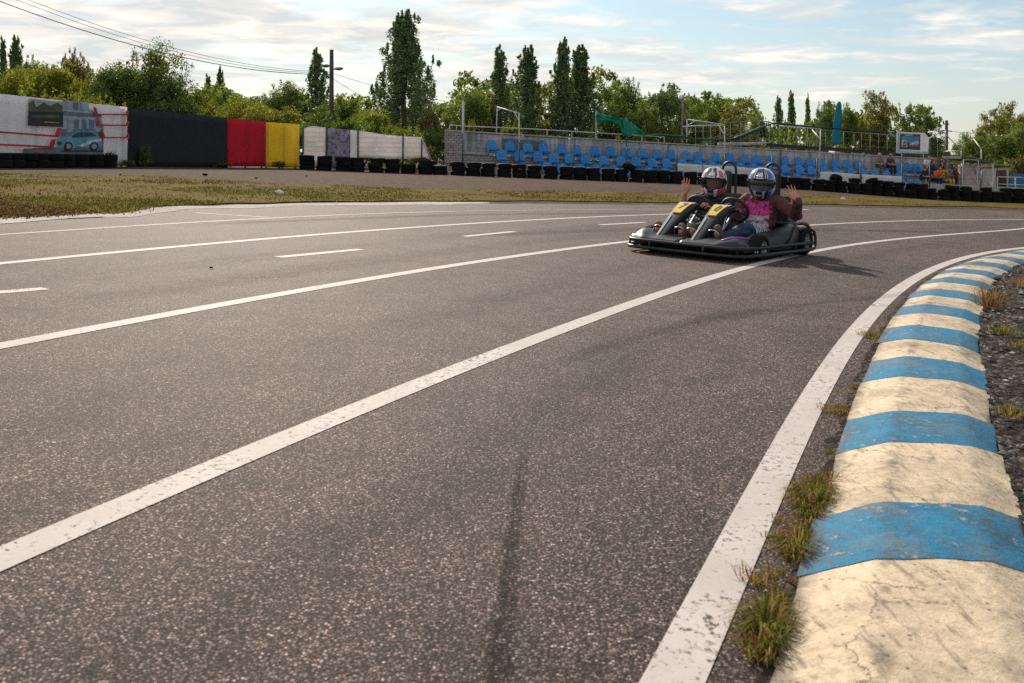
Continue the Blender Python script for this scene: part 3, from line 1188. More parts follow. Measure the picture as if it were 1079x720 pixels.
t = wall_thing('black_sheet_wall', 'long black sheet wall between the printed banner and the red panel', 'wall', 136, 239)
m = MB(); panel(m, [(135.3, 114.6), (165, 117.4), (193, 120), (196, 120.6), (239.4, 124.3)], [(135.3, 176), (239.4, 176.6)], amp=.03, seed=5)
kid(m, 'black_sheet', M_BLACKF, t, True)
posts_behind(t, [140, 170, 194, 216, 237], lambda u: 115 + (u - 136) * .093 + 1)
t = wall_thing('red_sheet_wall', 'bright red sheet panel between the black and the yellow ones', 'wall', 240, 280)
m = MB(); panel(m, [(240, 124.4), (280, 128.5)], [(240, 175.4), (279.5, 175.6)], amp=.02, seed=8, off=.02)
kid(m, 'red_sheet', M_REDF, t, True)
posts_behind(t, [242, 261, 278], lambda u: 126 + (u - 240) * .1)
t = wall_thing('yellow_sheet_wall', 'yellow sheet panel at the end of the coloured wall', 'wall', 281, 316)
m = MB(); panel(m, [(281, 128.8), (315.5, 131.0)], [(281, 176.2), (315, 176.8)], amp=.02, seed=12, off=.01)
kid(m, 'yellow_sheet', M_YELF, t, True)
posts_behind(t, [283, 300, 313], lambda u: 131)

# ------------------------------------------------------------------ the tyre wall
def tyre_mesh(seed=0):
    m_ = MB()
    prof = [(.185, -.075), (.20, -.092), (.255, -.098), (.283, -.090), (.300, -.078), (.302, -.05), (.293, -.046), (.293, -.036), (.304, -.032), (.304, -.006), (.295, -.003), (.295, .003), (.304, .006), (.304, .032), (.293, .036), (.293, .046), (.302, .05), (.300, .078), (.283, .090), (.255, .098), (.20, .092), (.185, .075), (.20, .06), (.27, .0), (.20, -.06)]
    m_.lathe(prof, 30, closed=True)
    me = m_.mesh('tyre', M_RUB, 35)
    bm = bmesh.new(); bm.from_mesh(me); bmesh.ops.recalc_face_normals(bm, faces=bm.faces[:]); bm.to_mesh(me); bm.free()
    return me


TYRE = tyre_mesh()
trng = random.Random(5)
TA, TM = 40.4, .35
te = Vector((1, TM, 0)).normalized()
def ordn(i):
    return f"{i}{'th' if 10 <= i % 100 <= 20 else {1: 'st', 2: 'nd', 3: 'rd'}.get(i % 10, 'th')}"


def add_tyre(p, label, rx=0, ry=0, rz=0, group='tyres of the tyre wall'):
    o = bpy.data.objects.new('tyre', TYRE)
    o.location = p
    o.rotation_euler = (rx, ry, rz)
    C.objects.link(o)
    return tag(o, label, 'tyre', group)


LEV = ['bottom', 'second', 'third', 'fourth']
x0 = -.2165 * TA / (1 + TM * .2165)
start = Vector((x0, TA + TM * x0, 0))
NST = 55
stack_top = []
for i in range(NST):
    p = start + te * (.69 * i + trng.uniform(-.05, .05)) + Vector((.35, -1, 0)).normalized() * trng.uniform(-.08, .08)
    zb = zt(p.x, p.y) - .02
    nh = 3 if (i < 5 or 17 <= i) else trng.choice([3, 2, 3, 3])
    if 33 < i: nh = trng.choice([3, 3, 3, 4])
    if i > 37: nh = trng.choice([3, 4, 4])
    if i in (14, 19, 24): nh = 3
    z = zb + .098
    for k in range(nh):
        last = k == nh - 1
        word = 'topmost' if last else LEV[k]
        tx, ty = (trng.uniform(-.05, .05), trng.uniform(-.05, .05)) if k else (0, 0)
        add_tyre(Vector((p.x + trng.uniform(-.05, .05) * (k > 0), p.y + trng.uniform(-.05, .05), z + abs(tx) * .2)), f'{word} black tyre of the {ordn(i + 1)} stack from the yellow panel', tx, ty, trng.uniform(0, 6))
        z += .188
    stack_top.append((p.copy(), z - .098))
# tyres thrown on top of the wall, tilted
for i, rx, ry, what in ((20, .15, .35, 'tilted black tyre lying over the wall near its twentieth stack'), (36, .1, .5, 'tilted tyre perched on the wall below the folded turquoise parasol'), (39, -.3, .25, 'open tyre leaning on the wall before the white scribbled banner'), (46, .2, .1, 'worn tyre lying on the wall in front of the seated group')):
    p, z = stack_top[i]
    add_tyre(Vector((p.x + .3, p.y - .05, z + .10)), what, rx, ry, 1)
# low stacks in the shade at the foot of the printed banner
for i in range(9):
    u = -22 + i * 14.5
    q = LWp(u, 170, .55)
    zb = zt(q.x, q.y)
    for k in range(2):
        add_tyre(Vector((q.x + trng.uniform(-.05, .05), q.y, zb + .09 + .187 * k)), f"{'upper' if k else 'lower'} tyre of the {ordn(i + 1)} pair along the printed banner's foot", 0, 0, trng.uniform(0, 6), 'tyres under the printed banner')

# ------------------------------------------------------------------ white sheeting fence behind the tyres
def WFD(u):
    r = (u - CX) / F
    return TA / (1 - TM * r) + 1.3


def WFp(u, v, off=0):
    p = W(u, v, WFD(u) - off)
    return p


def hung(mb_, fn, top, bot, n=24, nv=7, amp=.05, seed=0, th=.03, mi=0):
    def at(px, t):
        u = px[0][0] + (px[-1][0] - px[0][0]) * t
        for (a, va), (b, vb) in zip(px, px[1:]):
            if u <= b + 1e-6:
                return u, va + (vb - va) * (u - a) / (b - a)
        return px[-1]
    V, Fs = [], []
    for lay in (0, 1):
        for i in range(n + 1):
            a, b = at(top, i / n), at(bot, i / n)
            for k in range(nv):
                s = k / (nv - 1)
                u, v = a[0] + (b[0] - a[0]) * s, a[1] + (b[1] - a[1]) * s
                rip = amp * (noise.noise(Vector((u * .12, s * 2, seed))) + .6 * noise.noise(Vector((u * .4, s * 4, seed + 3))))
                V.append(fn(u, v, rip - lay * th))
    N = (n + 1) * nv
    for i in range(n):
        for k in range(nv - 1):
            a = i * nv + k
            Fs.append((a, a + 1, a + nv + 1, a + nv)); Fs.append((N + a, N + a + nv, N + a + nv + 1, N + a + 1))
        a = i * nv; Fs.append((a, a + nv, N + a + nv, N + a))
        a = i * nv + nv - 1; Fs.append((a, N + a, N + a + nv, a + nv))
    for k in range(nv - 1):
        Fs.append((k, N + k, N + k + 1, k + 1))
        a = n * nv + k; Fs.append((a, a + 1, N + a + 1, N + a))
    mb_.add(V, Fs, mi)


t = empty('sheeting_fence', ground_at(382, WFD(382)), 'wire fence hung with white sheets and a purple patterned cloth', 'fence')
def kidb(mb_, name, mat, smooth=False):
    return kid(mb_, name, mat, t, smooth)
m = MB(); hung(m, WFp, [(320, 136), (326, 133.4), (332, 133.2), (344.5, 134.6)], [(320, 172), (344.5, 178)], 14, seed=3); kidb(m, 'white_sheet', M_WHITES, True)
m = MB(); hung(m, WFp, [(344.5, 135), (368.5, 137)], [(344.5, 176), (369, 178)], 12, seed=6, amp=.07)
def m_purple():
    t_ = NT('purple_patterned_cloth')
    v = t_.coord()
    a = t_.noise(v, 7, 5, .7); b = t_.noise(v, 3, 3, .6)
    col = t_.ramp(a, [(.36, (.05, .04, .07)), (.46, (.22, .17, .24)), (.55, (.40, .33, .38)), (.66, (.30, .10, .14))])
    col = t_.mix(t_.ramp(b, [(.4, 0.), (.6, .5)]), col, (.12, .12, .20))
    return t_.pbr(col, .85)
M_PURP = m_purple()
kidb(m, 'patterned_cloth', M_PURP, True)
m = MB(); hung(m, WFp, [(369, 137), (377, 138)], [(369, 178), (377, 178)], 6, seed=9); kidb(m, 'white_sheet', M_WHITEF, True)
m = MB(); hung(m, WFp, [(377.6, 138), (390, 139.4), (404, 142), (424, 143.6), (443.5, 144.8)], [(377.6, 166), (424, 168), (447, 166), (453.5, 168.5)], 26, seed=12, amp=.06); kidb(m, 'white_sheet', M_WHITES, True)
for u, v in ((319.5, 133), (344, 134), (377.4, 136), (424.8, 143), (444.5, 145)):
    p = WFp(u, v, .05); m = MB(); m.tube([Vector((p.x, p.y, zt(p.x, p.y) - .1)), p], .035, 8); kidb(m, 'post', M_GPOST, True)
p0, p1 = WFp(443.8, 145, .05), WFp(455, 170, .05)
m = MB(); m.tube([p0, p1], .035, 8); kidb(m, 'brace', M_PIPE, True)

# ------------------------------------------------------------------ the grandstand
SA, SM = 43.0, .43
se = Vector((1, SM, 0)).normalized()
sn = Vector((-se.y, se.x, 0))
r0 = (467 - CX) / F
SO = Vector((r0 * SA / (1 - SM * r0), SA / (1 - SM * r0), 0))
ZS = -.0376


def SP(s, t_, z):
    p = SO + se * s + sn * t_
    return Vector((p.x, p.y, z + ZS * p.x))


def SX(u, v, t_):
    """(s, z) on the vertical plane of the stand at depth t, for a photo pixel; returns the world point"""
    d = ray(u, v)
    a = (SO + sn * t_) - CAM
    k = (a.x * sn.x + a.y * sn.y) / (d.x * sn.x + d.y * sn.y)
    return CAM + d * k


def s_at(u, t_):
    p = SX(u, CY, t_)
    return (p - SO).dot(se)


def sbox(mb_, s0, s1, t0, t1, z0, z1, mi=0):
    # the stand's end is cut at a skew
    sa, sb_ = max(s0, s_at(468.5, t0) + s0 * .02), max(s0, s_at(468.5, t1) + s0 * .02)
    s1 = max(s1, sb_ + .01)
    b = [SP(sa, t0, z0), SP(s1, t0, z0), SP(s1, t1, z0), SP(sb_, t1, z0)]
    tp = [SP(sa, t0, z1), SP(s1, t0, z1), SP(s1, t1, z1), SP(sb_, t1, z1)]
    mb_.hexa(b, tp, mi)


TI = [(.0, .10), (.78, .56), (1.56, 1.0)]
WT0 = 2.4
SEND = s_at(1000, WT0)
S1 = s_at(1045, 0)
gs = empty('grandstand', Vector((SO.x, SO.y, zt(SO.x, SO.y))), 'long low concrete grandstand with stepped tiers and a back wall behind the tyres', 'grandstand')
gk = lambda mb_, name, mat, smooth=False: kid(mb_, name, mat, gs, smooth)
ends = [S1 + 1.2, S1 - .4, s_at(1012, 1.56)]
for (t0, z1), e in zip(TI, ends):
    m = MB()
    # the slab edge overhangs the brick riser below it
    segs = [0.3 + (e - .3) * k / 9 for k in range(10)]
    for a, b in zip(segs, segs[1:]):
        sbox(m, a + .012, b - .012, t0 - .10, t0 + .80 - .105, z1 - .10 + trng.uniform(-.008, .008), z1 + trng.uniform(-.008, .008))
    gk(m, 'step_slab', M_STEP)
    m = MB(); sbox(m, .3, e - .02, t0, t0 + .77, -.6, z1 - .113)
    gk(m, 'step_riser', M_BLOCK)
m = MB()
segs = [0.0, 2.4, 5.1, 7.7, 10.1, 12.8, 15.4, 18.0, 20.4, 23.0, SEND]
for i, (a, b) in enumerate(zip(segs, segs[1:])):
    sbox(m, a + .008, b - .008, WT0, WT0 + .22, .9, 1.90 + trng.uniform(-.02, .02))
gk(m, 'back_wall', M_CONC)
m = MB(); sbox(m, -.15, SEND + .1, WT0 - .05, WT0 + .27, 1.925, 1.985); gk(m, 'coping', M_PALECONC)
m = MB(); sbox(m, -.45, s_at(482, WT0 - .3), WT0 - .9, WT0 - .32, -.6, 1.88); gk(m, 'end_pier', M_BLOCK)
m = MB(); sbox(m, s_at(529, WT0), s_at(572, WT0), WT0 - .025, WT0 - .004, 1.25, 1.72); gk(m, 'dark_patch', pm('dark_render_patch', (.10, .11, .12), (.16, .16, .17), 4, rough=.9))


def spipe(mb_, pts, r=.025, t_=None):
    mb_.tube([SX(u, v, tt) for u, v, tt in pts], r, 7)


TR = WT0 + .12
# white railing over the back wall
m = MB()
top_l = [(473, 131), (487, 130), (560, 134), (640, 139), (700, 143), (757, 148)]
spipe(m, [(a, b, TR) for a, b in [(474, 131.5), (487, 133), (560, 136), (640, 140.8), (700, 144.5)]], .022)
for u, vt_ in ((474, 131.5), (481, 132.4), (576.5, 137), (602.5, 138.4), (628, 140), (676.5, 143), (700, 144.5)):
    a = SX(u, vt_, TR); b = Vector((a.x, a.y, 1.97 + ZS * a.x))
    m.tube([b, a], .022, 7)
gk(m, 'railing', M_PIPE, True)
# bare pipe frames that once carried a canopy
for name, lines in (
    ('canopy_frame', [[(523, 141, TR), (523.8, 113, TR)], [(523.8, 112.8, TR), (547, 119.5, .9)], [(523.6, 118, TR), (528, 114.2, 2.0)], [(547, 119.5, .9), (547.5, 172, .9)], [(542, 118.2, 1.2), (547.2, 128, .9)]]),
    ('canopy_frame', [[(723.5, 150, TR), (724, 126, TR)], [(724, 126, TR), (763.5, 131.5, .9)], [(725, 132.5, TR), (733, 127.2, 1.9)], [(763.5, 131.5, .9), (763.8, 178, .9)], [(757, 131, 1.2), (763, 142, .9)], [(720, 133.5, TR), (763, 131.8, TR)]]),
    ('canopy_frame', [[(856, 137, TR), (864.5, 147, .9)], [(864.8, 136, .9), (863, 182, .9)], [(822, 133, TR), (864.8, 136, .9)]]),
    ('canopy_frame', [[(942, 139.5, 1.4), (936, 138, .9)], [(936, 138, .9), (944, 146, .9)]]),
    ('canopy_frame', [[(978, 139.5, TR), (993, 138.2, .9)], [(993, 138, .9), (1013, 159, .9)], [(979, 146, TR), (993, 138.2, 1.2)], [(1013, 159, .9), (1012.6, 168, .9)], [(996, 160, TR), (996.6, 137, TR)], [(996, 159.5, TR), (1013, 159.2, .9)]]),
    ('canopy_frame', [[(1026, 146.5, TR), (1034, 157.5, .9)], [(1034, 157.5, .9), (1034, 196, .9)]])):
    m = MB()
    for ln in lines:
        spipe(m, ln, .028)
    gk(m, name, M_PIPE, True)
m = MB(); spipe(m, [(488, 160, 1.9), (488, 106.5, 1.9)], .06); gk(m, 'corner_post', M_PIPE, True)
# the cage of pipes and wire behind the back wall
m = MB()
TC = WT0 + 1.6
cage = [(724, 133), (745, 131.5), (768, 129.5), (790, 128.2), (808, 128), (815, 130)]
spipe(m, [(a, b, TC) for a, b in cage], .022)
cage2 = [(815, 130), (860, 136.5), (905, 140), (950, 143), (990, 146)]
spipe(m, [(a, b, TC) for a, b in cage2], .022)
for u in (733, 741, 749, 759, 770, 781, 790.5, 800, 811, 822, 831, 840, 851, 861, 870, 880, 889, 900, 908, 917, 926, 935, 980, 988):
    vt_ = np.interp(u, [p[0] for p in cage + cage2[1:]], [p[1] for p in cage + cage2[1:]])
    a = SX(u, vt_, TC); b = SX(u, vt_ + 1, TC); b = Vector((a.x, a.y, 1.2 + ZS * a.x)); m.tube([b, a], .015 if u % 2 else .010, 6)
for k in (.3, .6, .85):
    for (u0_, v0_), (u1_, v1_) in zip(cage + cage2[1:], (cage + cage2[1:])[1:]):
        spipe(m, [(u0_, v0_ + 24 * k, TC), (u1_, v1_ + 22 * k, TC)], .007)
gk(m, 'pipe_cage', M_WIRE, True)
m = MB()
b0 = [SX(808, 151.0, TR), SX(905, 157.5, TR)]
for a, b in ((808, 850), (850, 905), (905, 944)):
    f = lambda u: 151.0 + (u - 808) * .066
    pa, pb = SX(a + .3, f(a), TR - .12), SX(b - .3, f(b), TR - .12)
    pc, pd = SX(b - .3, f(b) + 3.6, TR - .12), SX(a + .3, f(a) + 3.6, TR - .12)
    d = sn * .10
    m.hexa([pd, pc, pc + d, pd + d], [pa, pb, pb + d, pa + d])
gk(m, 'black_board', M_DARKBEAM)
m = MB(); a, b = SX(758, 150.6, TR - .1), SX(806.5, 150.6, TR - .1)
m.tube([SX(757, 152.2, TR - .1), SX(807, 151.2, TR - .1)], .075, 8); gk(m, 'white_beam', M_PALECONC, True)
# lower concrete ledge in front, at the open end
m = MB(); sbox(m, s_at(952, -.6), S1 + 2.6, -.75, -.20, -.6, .50); sbox(m, s_at(1003, -.6), S1 + 3.0, -1.2, -.76, -.6, .40); gk(m, 'front_ledge', M_PALECONC)
# broken masonry where the back wall ends
m = MB(); sbox(m, SEND - 1.35, SEND - .5, WT0 - .25, WT0 + .5, .9, 2.06); sbox(m, SEND + .12, SEND + 1.1, WT0 - .2, WT0 + .4, -.4, 1.72); gk(m, 'broken_masonry', m_concrete('rubble_masonry', (.30, .27, .25), (.18, .16, .15), st=.7))

# blue seats
def seat_things():
    # seat origin: middle of the pan's foot on the step edge; x along the row, y away from the track
    pan = MB()
    rows = []
    for k in range(7):
        y = -.04 + .36 * k / 6
        zc = .13 - .035 * math.sin(k / 6 * math.pi) + (.02 if k == 0 else 0)
        w = .20 if k > 0 else .18
        rows.append([Vector((-w, y, zc + .03)), Vector((-w * .6, y, zc)), Vector((0, y, zc - .012)), Vector((w * .6, y, zc)), Vector((w, y, zc + .03)), Vector((w, y, zc - .01)), Vector((0, y, zc - .05)), Vector((-w, y, zc - .01))])
    pan.loft(rows)
    pan.box((0, .14, .045), (.22, .22, .09), bev=.01)
    me_pan = pan.mesh('seat', M_SEAT, 40)
    bk = MB()
    rows = []
    for k in range(9):
        s_ = k / 8
        z = .13 + .36 * s_
        w = .20 * (1 if s_ < .55 else math.sqrt(max(.05, 1 - ((s_ - .55) / .5) ** 2)))
        yb = .33 + .10 * s_
        rows.append([Vector((-w, yb - .03, z)), Vector((0, yb, z)), Vector((w, yb - .03, z)), Vector((w, yb + .0, z)), Vector((0, yb + .03, z)), Vector((-w, yb, z))])
    bk.loft(rows)
    bk.ball((0, .375, .40), (.035, .016, .02), mi=1, n=8)
    me_bk = bk.mesh('backrest', [M_SEAT, M_SEATD], 40)
    for me in (me_pan, me_bk):
        bm = bmesh.new(); bm.from_mesh(me); bmesh.ops.recalc_face_normals(bm, faces=bm.faces[:]); bm.to_mesh(me); bm.free()
    return me_pan, me_bk


PAN, BACK = seat_things()
M_SEAT2 = pm('faded_blue_seat_plastic', (.03, .25, .55), (.015, .16, .42), 3, rough=.5)
PAN2, BACK2 = PAN.copy(), BACK.copy()
PAN2.materials[0] = M_SEAT2; BACK2.materials[0] = M_SEAT2
srz = math.atan2(se.y, se.x)
ROW = {
    2: [520.7, 540, 559.5, 576, 595.6, 612, 630.8, 647, 664, 680.7, 696.6, 712, 728, 741.5, 759, 774, 790, 802.5, 817.6, 832.7, 847, 859, 870.5, 884.7, 897.4, 910, 939, 949.5, 961.5, 971],
    1: [534, 553, 572.7, 589, 606, 622.8, 642, 660.5, 676.5, 694, 709, 725.6, 742, 758, 773, 788, 801, 818, 834, 849.5, 862, 876, 889.5, 904, 916.6, 929, 942, 955.8, 992],
    0: [580, 597, 616, 634, 651.5, 669, 688, 706, 724, 742, 812, 828, 845, 957, 965, 973, 1018],
}
NAMER = {2: 'top', 1: 'middle', 0: 'lowest'}
for rw, us in ROW.items():
    t0, z1 = TI[rw]
    for i, u in enumerate(us):
        s = s_at(u - (3 if rw == 1 else 1), t0 + .2)
        root = empty('stadium_seat', SP(s, t0 + .08, z1 + .008), f"blue plastic seat, {ordn(i + 1)} from the pier end in the stand's {NAMER[rw]} row", 'seat', 'blue seats of the grandstand', rz=srz + trng.uniform(-.06, .06))
        root.scale = (1.26, 1.15, 1.24)
        root.rotation_euler.x = trng.uniform(-.05, .05)
        for nm, me in ((('seat', PAN), ('backrest', BACK)) if trng.random() < .72 else (('seat', PAN2), ('backrest', BACK2))):
            o = bpy.data.objects.new(nm, me); C.objects.link(o); o.parent = root

# green post and wire fence in front of the stand
ft = -1.05
fo = empty('wire_fence', SP(6, ft, 0), 'thin dark green post and wire fence along the front of the stand', 'fence')
FU = [487.5, 547.3, 604.5, 660.5, 713, 764.5, 814, 861.3, 907, 951, 980, 1013, 1034, 1051]
tops = []
for u in FU:
    p = SX(u, 150, ft)
    top_z = 1.55 + ZS * p.x
    b = Vector((p.x, p.y, zt(p.x, p.y) - .1)); tp = Vector((p.x, p.y, top_z)); tops.append(tp)
    m = MB(); m.tube([b, tp], .03, 8); kid(m, 'post', M_GPOST, fo, True)
m = MB()
for a, b in zip(tops, tops[1:]):
    for k in range(5):
        d = Vector((0, 0, -.05 - .32 * k))
        m.tube([a + d, b + d], .004, 4)
kid(m, 'wires', M_GPOST, fo)

# scribbled white banners hung low on the fence
def m_scrib(name):
    t_ = NT(name)
    v = t_.coord()
    n = t_.noise(t_.coord(scale=(1, 1, 2.2)), 5.5, 6, .75, dist=1.5)
    b = t_.noise(v, 1.3, 4, .6)
    col = t_.mix(t_.ramp(b, [(.35, 0.), (.7, 1.)]), (.60, .59, .58), (.46, .46, .47))
    col = t_.mix(t_.math('MULTIPLY', t_.ramp(n, [(.60, 0.), (.68, .6)]), t_.ramp(b, [(.4, .2), (.55, 1.)])), col, (.16, .17, .24))
    return t_.pbr(col, .8)
M_SCRIB = m_scrib('faded_scribbled_banner')
def SPf(u, v, off): return SX(u, v, ft - .05 - off)
for tp, bt, lab in (
    ([(714, 172.3), (740, 174)], [(714, 182), (740, 183)], 'faded pale banner low on the fence between tyre wall and seats, beside the waving hand'),
    ([(741, 174), (770, 175.4), (801, 178)], [(741, 183), (801, 190)], 'long pale banner low on the fence behind the two drivers'),
    ([(864, 181), (880, 181.5), (906, 184)], [(864, 192), (906, 196)], 'rumpled white banner on the fence below the turquoise parasol'),
    ([(908.5, 183.8), (930, 184.8), (950.5, 186)], [(908.5, 196), (950.5, 200)], 'white banner with small faded markings on the fence below the two top row spectators')):
    m = MB(); hung(m, SPf, tp, bt, 14, 5, .04, tp[0][0]); o = m.build('fence_banner', M_SCRIB, None, True)
    c = sum((Vector(v.co) for v in o.data.vertices), Vector()) / len(o.data.vertices)
    o.data.transform(Matrix.Translation(-c)); o.location = c
    tag(o, lab, 'banner')

# torn green tarpaulin on two poles and the long green net
t = empty('torn_tarpaulin', base_of(SX(645, 140, TR)), 'torn bright green tarpaulin sagging from two poles over the stand', 'tarpaulin')
m = MB(); spipe(m, [(628, 146, TR), (628.3, 118.5, TR)], .035); kid(m, 'pole', M_PIPE, t, True)
m = MB(); spipe(m, [(660, 180, .9), (660.5, 124, .9)], .03); kid(m, 'pole', M_GPOST, t, True)
def tarp_fn(u, v, off):
    tt = TR + (.9 - TR) * min(1, max(0, (u - 628) / 33))
    if u > 661: tt = .9 + (TR - .9) * min(1, (u - 661) / 18)
    return SX(u, v, tt - off * 2.5)
m = MB(); hung(m, tarp_fn, [(628, 119), (640, 121.5), (650, 123.5), (660.5, 125.5), (668, 131), (676, 138), (681, 141.5)], [(628, 130), (638, 128.5), (652, 131.5), (657, 143), (660.5, 144), (668, 141.5), (681, 143.5)], 40, 9, .14, 4)
kid(m, 'tarpaulin_sheet', M_GREENT, t, True)
netp = [(681, 142.4), (690, 142.2), (700, 142.6), (720, 144.3), (725, 146), (740, 147), (760, 147.2), (774, 146), (783, 143), (795, 138), (812, 131), (822, 130.3), (840, 132.3), (860, 134.5), (880, 135.6), (905, 138), (944, 139.5)]
m = MB()
V = []
nn = catmull([Vector((a, b, 0)) for a, b in netp], 5)
rr = []
for i, q in enumerate(nn):
    thick = .05 if q.x < 690 else (.10 if q.x < 776 else (.20 if q.x < 805 else .09))
    rr.append(thick * (1 + .3 * noise.noise(Vector((q.x * .2, 0, 0)))))
m.tube([SX(q.x, q.y, TR - .25 + .3 * noise.noise(Vector((q.x * .05, 3, 0)))) for q in nn], rr, 8, flat=.5)
o = m.build('shade_net', M_NET, None, True)
tag(o, 'rolled dark green net sagging along the top of the stand', 'net')

# folded turquoise parasol
pb = SX(881, 160, TR + .7)
t = empty('folded_parasol', Vector((pb.x, pb.y, pb.z - .3)), 'tall folded turquoise parasol standing on the back of the stand', 'parasol')
axis0, axis1 = SX(880, 165, TR + .7), SX(884.3, 107, TR + .7)
m = MB(); m.tube([axis0, axis1], .025, 8); kid(m, 'pole', M_PIPE, t, True)
m = MB(); rings = []
ax = axis1 - axis0
for k, (f, r_) in enumerate([(.21, .17), (.235, .235), (.30, .25), (.38, .215), (.48, .20), (.50, .185), (.52, .215), (.66, .20), (.82, .165), (.94, .125), (.985, .08), (1.0, .02)]):
    c = axis0 + ax * f
    rings.append([c + Vector((math.cos(a), math.sin(a), 0)) * r_ * (1 + .16 * math.cos(a * 6 + k * .1)) for a in [2 * math.pi * j / 36 for j in range(36)]])
m.loft(rings); kid(m, 'folded_canopy', M_TEAL, t, True)

# picture board on the stand
BT = TR - .3
t = empty('picture_board', base_of(SX(960, 150, BT)), 'white board with a picture of buildings under a blue sky, one corner cut off', 'sign')
def BP(u, v, off=0): return SX(u, v, BT - off)
def bpoly(mb_, pts, off, mi=0, th=.02):
    a = [BP(u, v, off) for u, v in pts]; b = [BP(u, v, off - th) for u, v in pts]
    n = len(pts)
    mb_.add(a + b, [tuple(range(n)), tuple(range(n, 2 * n))[::-1]] + [(i, i + n, (i + 1) % n + n, (i + 1) % n) for i in range(n)], mi)
m = MB(); bpoly(m, [(944.6, 138.8), (974.5, 140.2), (978.8, 145.4), (978.2, 162.4), (944.2, 161.4)], 0, 0, .06); kid(m, 'board', M_WHITEF, t)
BM = [flat('board_' + k, c) for k, c in (('blue', (.08, .30, .45)), ('maroon', (.09, .05, .07)), ('cream', (.60, .58, .45)), ('brick', (.30, .09, .06)), ('cloud', (.42, .58, .66)), ('pale_blue', (.34, .58, .72)))]
m = MB()
bpoly(m, [(946, 139.6), (949, 139.7), (948.5, 161), (945.2, 160.8)], .012, 5)
bpoly(m, [(948.5, 140.8), (969.8, 141.6), (969.6, 158.2), (948, 157.4)], .016, 1)
bpoly(m, [(949.8, 143.4), (968.2, 144), (968.1, 155.6), (949.4, 154.8)], .030, 0)
bpoly(m, [(958, 150.6), (963, 149.6), (968.1, 148.6), (968.1, 152.5), (958, 153)], .042, 4)
bpoly(m, [(950.4, 148.2), (956, 148.0), (956, 155.2), (950, 155)], .054, 2)
bpoly(m, [(951.6, 149.4), (954.4, 149.3), (954.4, 151.2), (951.6, 151.2)], .064, 3)
bpoly(m, [(951.4, 152.6), (954.6, 152.6), (954.6, 154.6), (951.4, 154.6)], .064, 1)
bpoly(m, [(948.9, 149.5), (950.2, 149.5), (950, 155), (948.6, 155)], .054, 3)
bpoly(m, [(956.6, 150.5), (958.4, 150.5), (958.4, 155), (956.6, 155)], .054, 1)
bpoly(m, [(959, 153.2), (968.1, 152.8), (968.1, 155.5), (959, 155.2)], .050, 3)
bpoly(m, [(953.5, 142), (962.5, 141.9), (962, 143), (954, 143)], .030, 4)
bpoly(m, [(949, 159), (978.0, 160), (978, 162.2), (949, 161.3)], .014, 5)
kid(m, 'printed_picture', BM, t)
m = MB(); spipe(m, [(950, 150, BT + .05), (950, 175, BT + .05)], .03); spipe(m, [(973, 150, BT + .05), (973, 176, BT + .05)], .03); kid(m, 'post', M_PIPE, t, True)

# lamp pole on the stand
t = empty('lamp_pole', base_of(SX(719, 150, TR + .3)), 'slim rusty pole with a round white lamp beside the pipe cage', 'lamp')
m = MB(); spipe(m, [(718.6, 152, TR + .3), (719.6, 100, TR + .3)], .045); spipe(m, [(719.5, 117, TR + .3), (725, 133, TR + .3)], .04); kid(m, 'pole', M_RUST, t, True)
m = MB(); m.ball(SX(716.8, 102.6, TR + .3), (.13, .13, .12)); kid(m, 'lamp_globe', pm('white_lamp_glass', (.75, .75, .72), rough=.3), t, True)
# ------------------------------------------------------------------ trees
def m_leaf(name, a, b, c, trans=.42, rough=.55):
    t = NT(name)
    g = t.n('NewGeometry')
    rnd = g.outputs['Random Per Island']
    cl = t.noise(t.coord(), .55, 3, .6)
    col = t.ramp(t.math('ADD', t.math('MULTIPLY', rnd, .65), t.math('MULTIPLY', cl, .5)), [(.25, a), (.6, b), (.92, c)])
    d = t.n('BsdfPrincipled')
    t.set(d.inputs['Base Color'], col); d.inputs['Roughness'].default_value = rough
    d.inputs['Specular IOR Level'].default_value = .3
    tr = t.n('BsdfTranslucent')
    t.set(tr.inputs[0], t.mix(1.0, col, (1.35, 1.35, .7), 'MULTIPLY'))
    mx = t.n('MixShader'); mx.inputs[0].default_value = trans
    t.set(mx.inputs[1], d.outputs[0]); t.set(mx.inputs[2], tr.outputs[0])
    t.t.links.new(mx.outputs[0], t.out.inputs[0])
    return t.m


L_DARK = m_leaf('dark_leaves', (0.0462, 0.0823, 0.033), (0.0991, 0.1585, 0.0496), (0.1916, 0.2533, 0.0716), .30)
L_POP = m_leaf('poplar_leaves', (0.0576, 0.1017, 0.0515), (0.1192, 0.1863, 0.0774), (0.2562, 0.3174, 0.1325), .28)
L_MID = m_leaf('green_leaves', (0.0527, 0.087, 0.0202), (0.1101, 0.1615, 0.0284), (0.2152, 0.2484, 0.0567), .42)
L_YEL = m_leaf('yellow_green_leaves', (0.071, 0.0914, 0.0139), (0.1493, 0.1739, 0.0218), (0.2701, 0.2581, 0.0466), .52)
L_OLV = m_leaf('olive_leaves', (0.0633, 0.0601, 0.0189), (0.1297, 0.1107, 0.0316), (0.2213, 0.1739, 0.0633), .4)
L_GOLD = m_leaf('golden_green_leaves', (0.0718, 0.0879, 0.0186), (0.1639, 0.1722, 0.0336), (0.3484, 0.2837, 0.0837), .42)
M_BARK = pm('bark', (.070, .056, .044), (.13, .11, .09), 12, rough=.95, bump=.6)


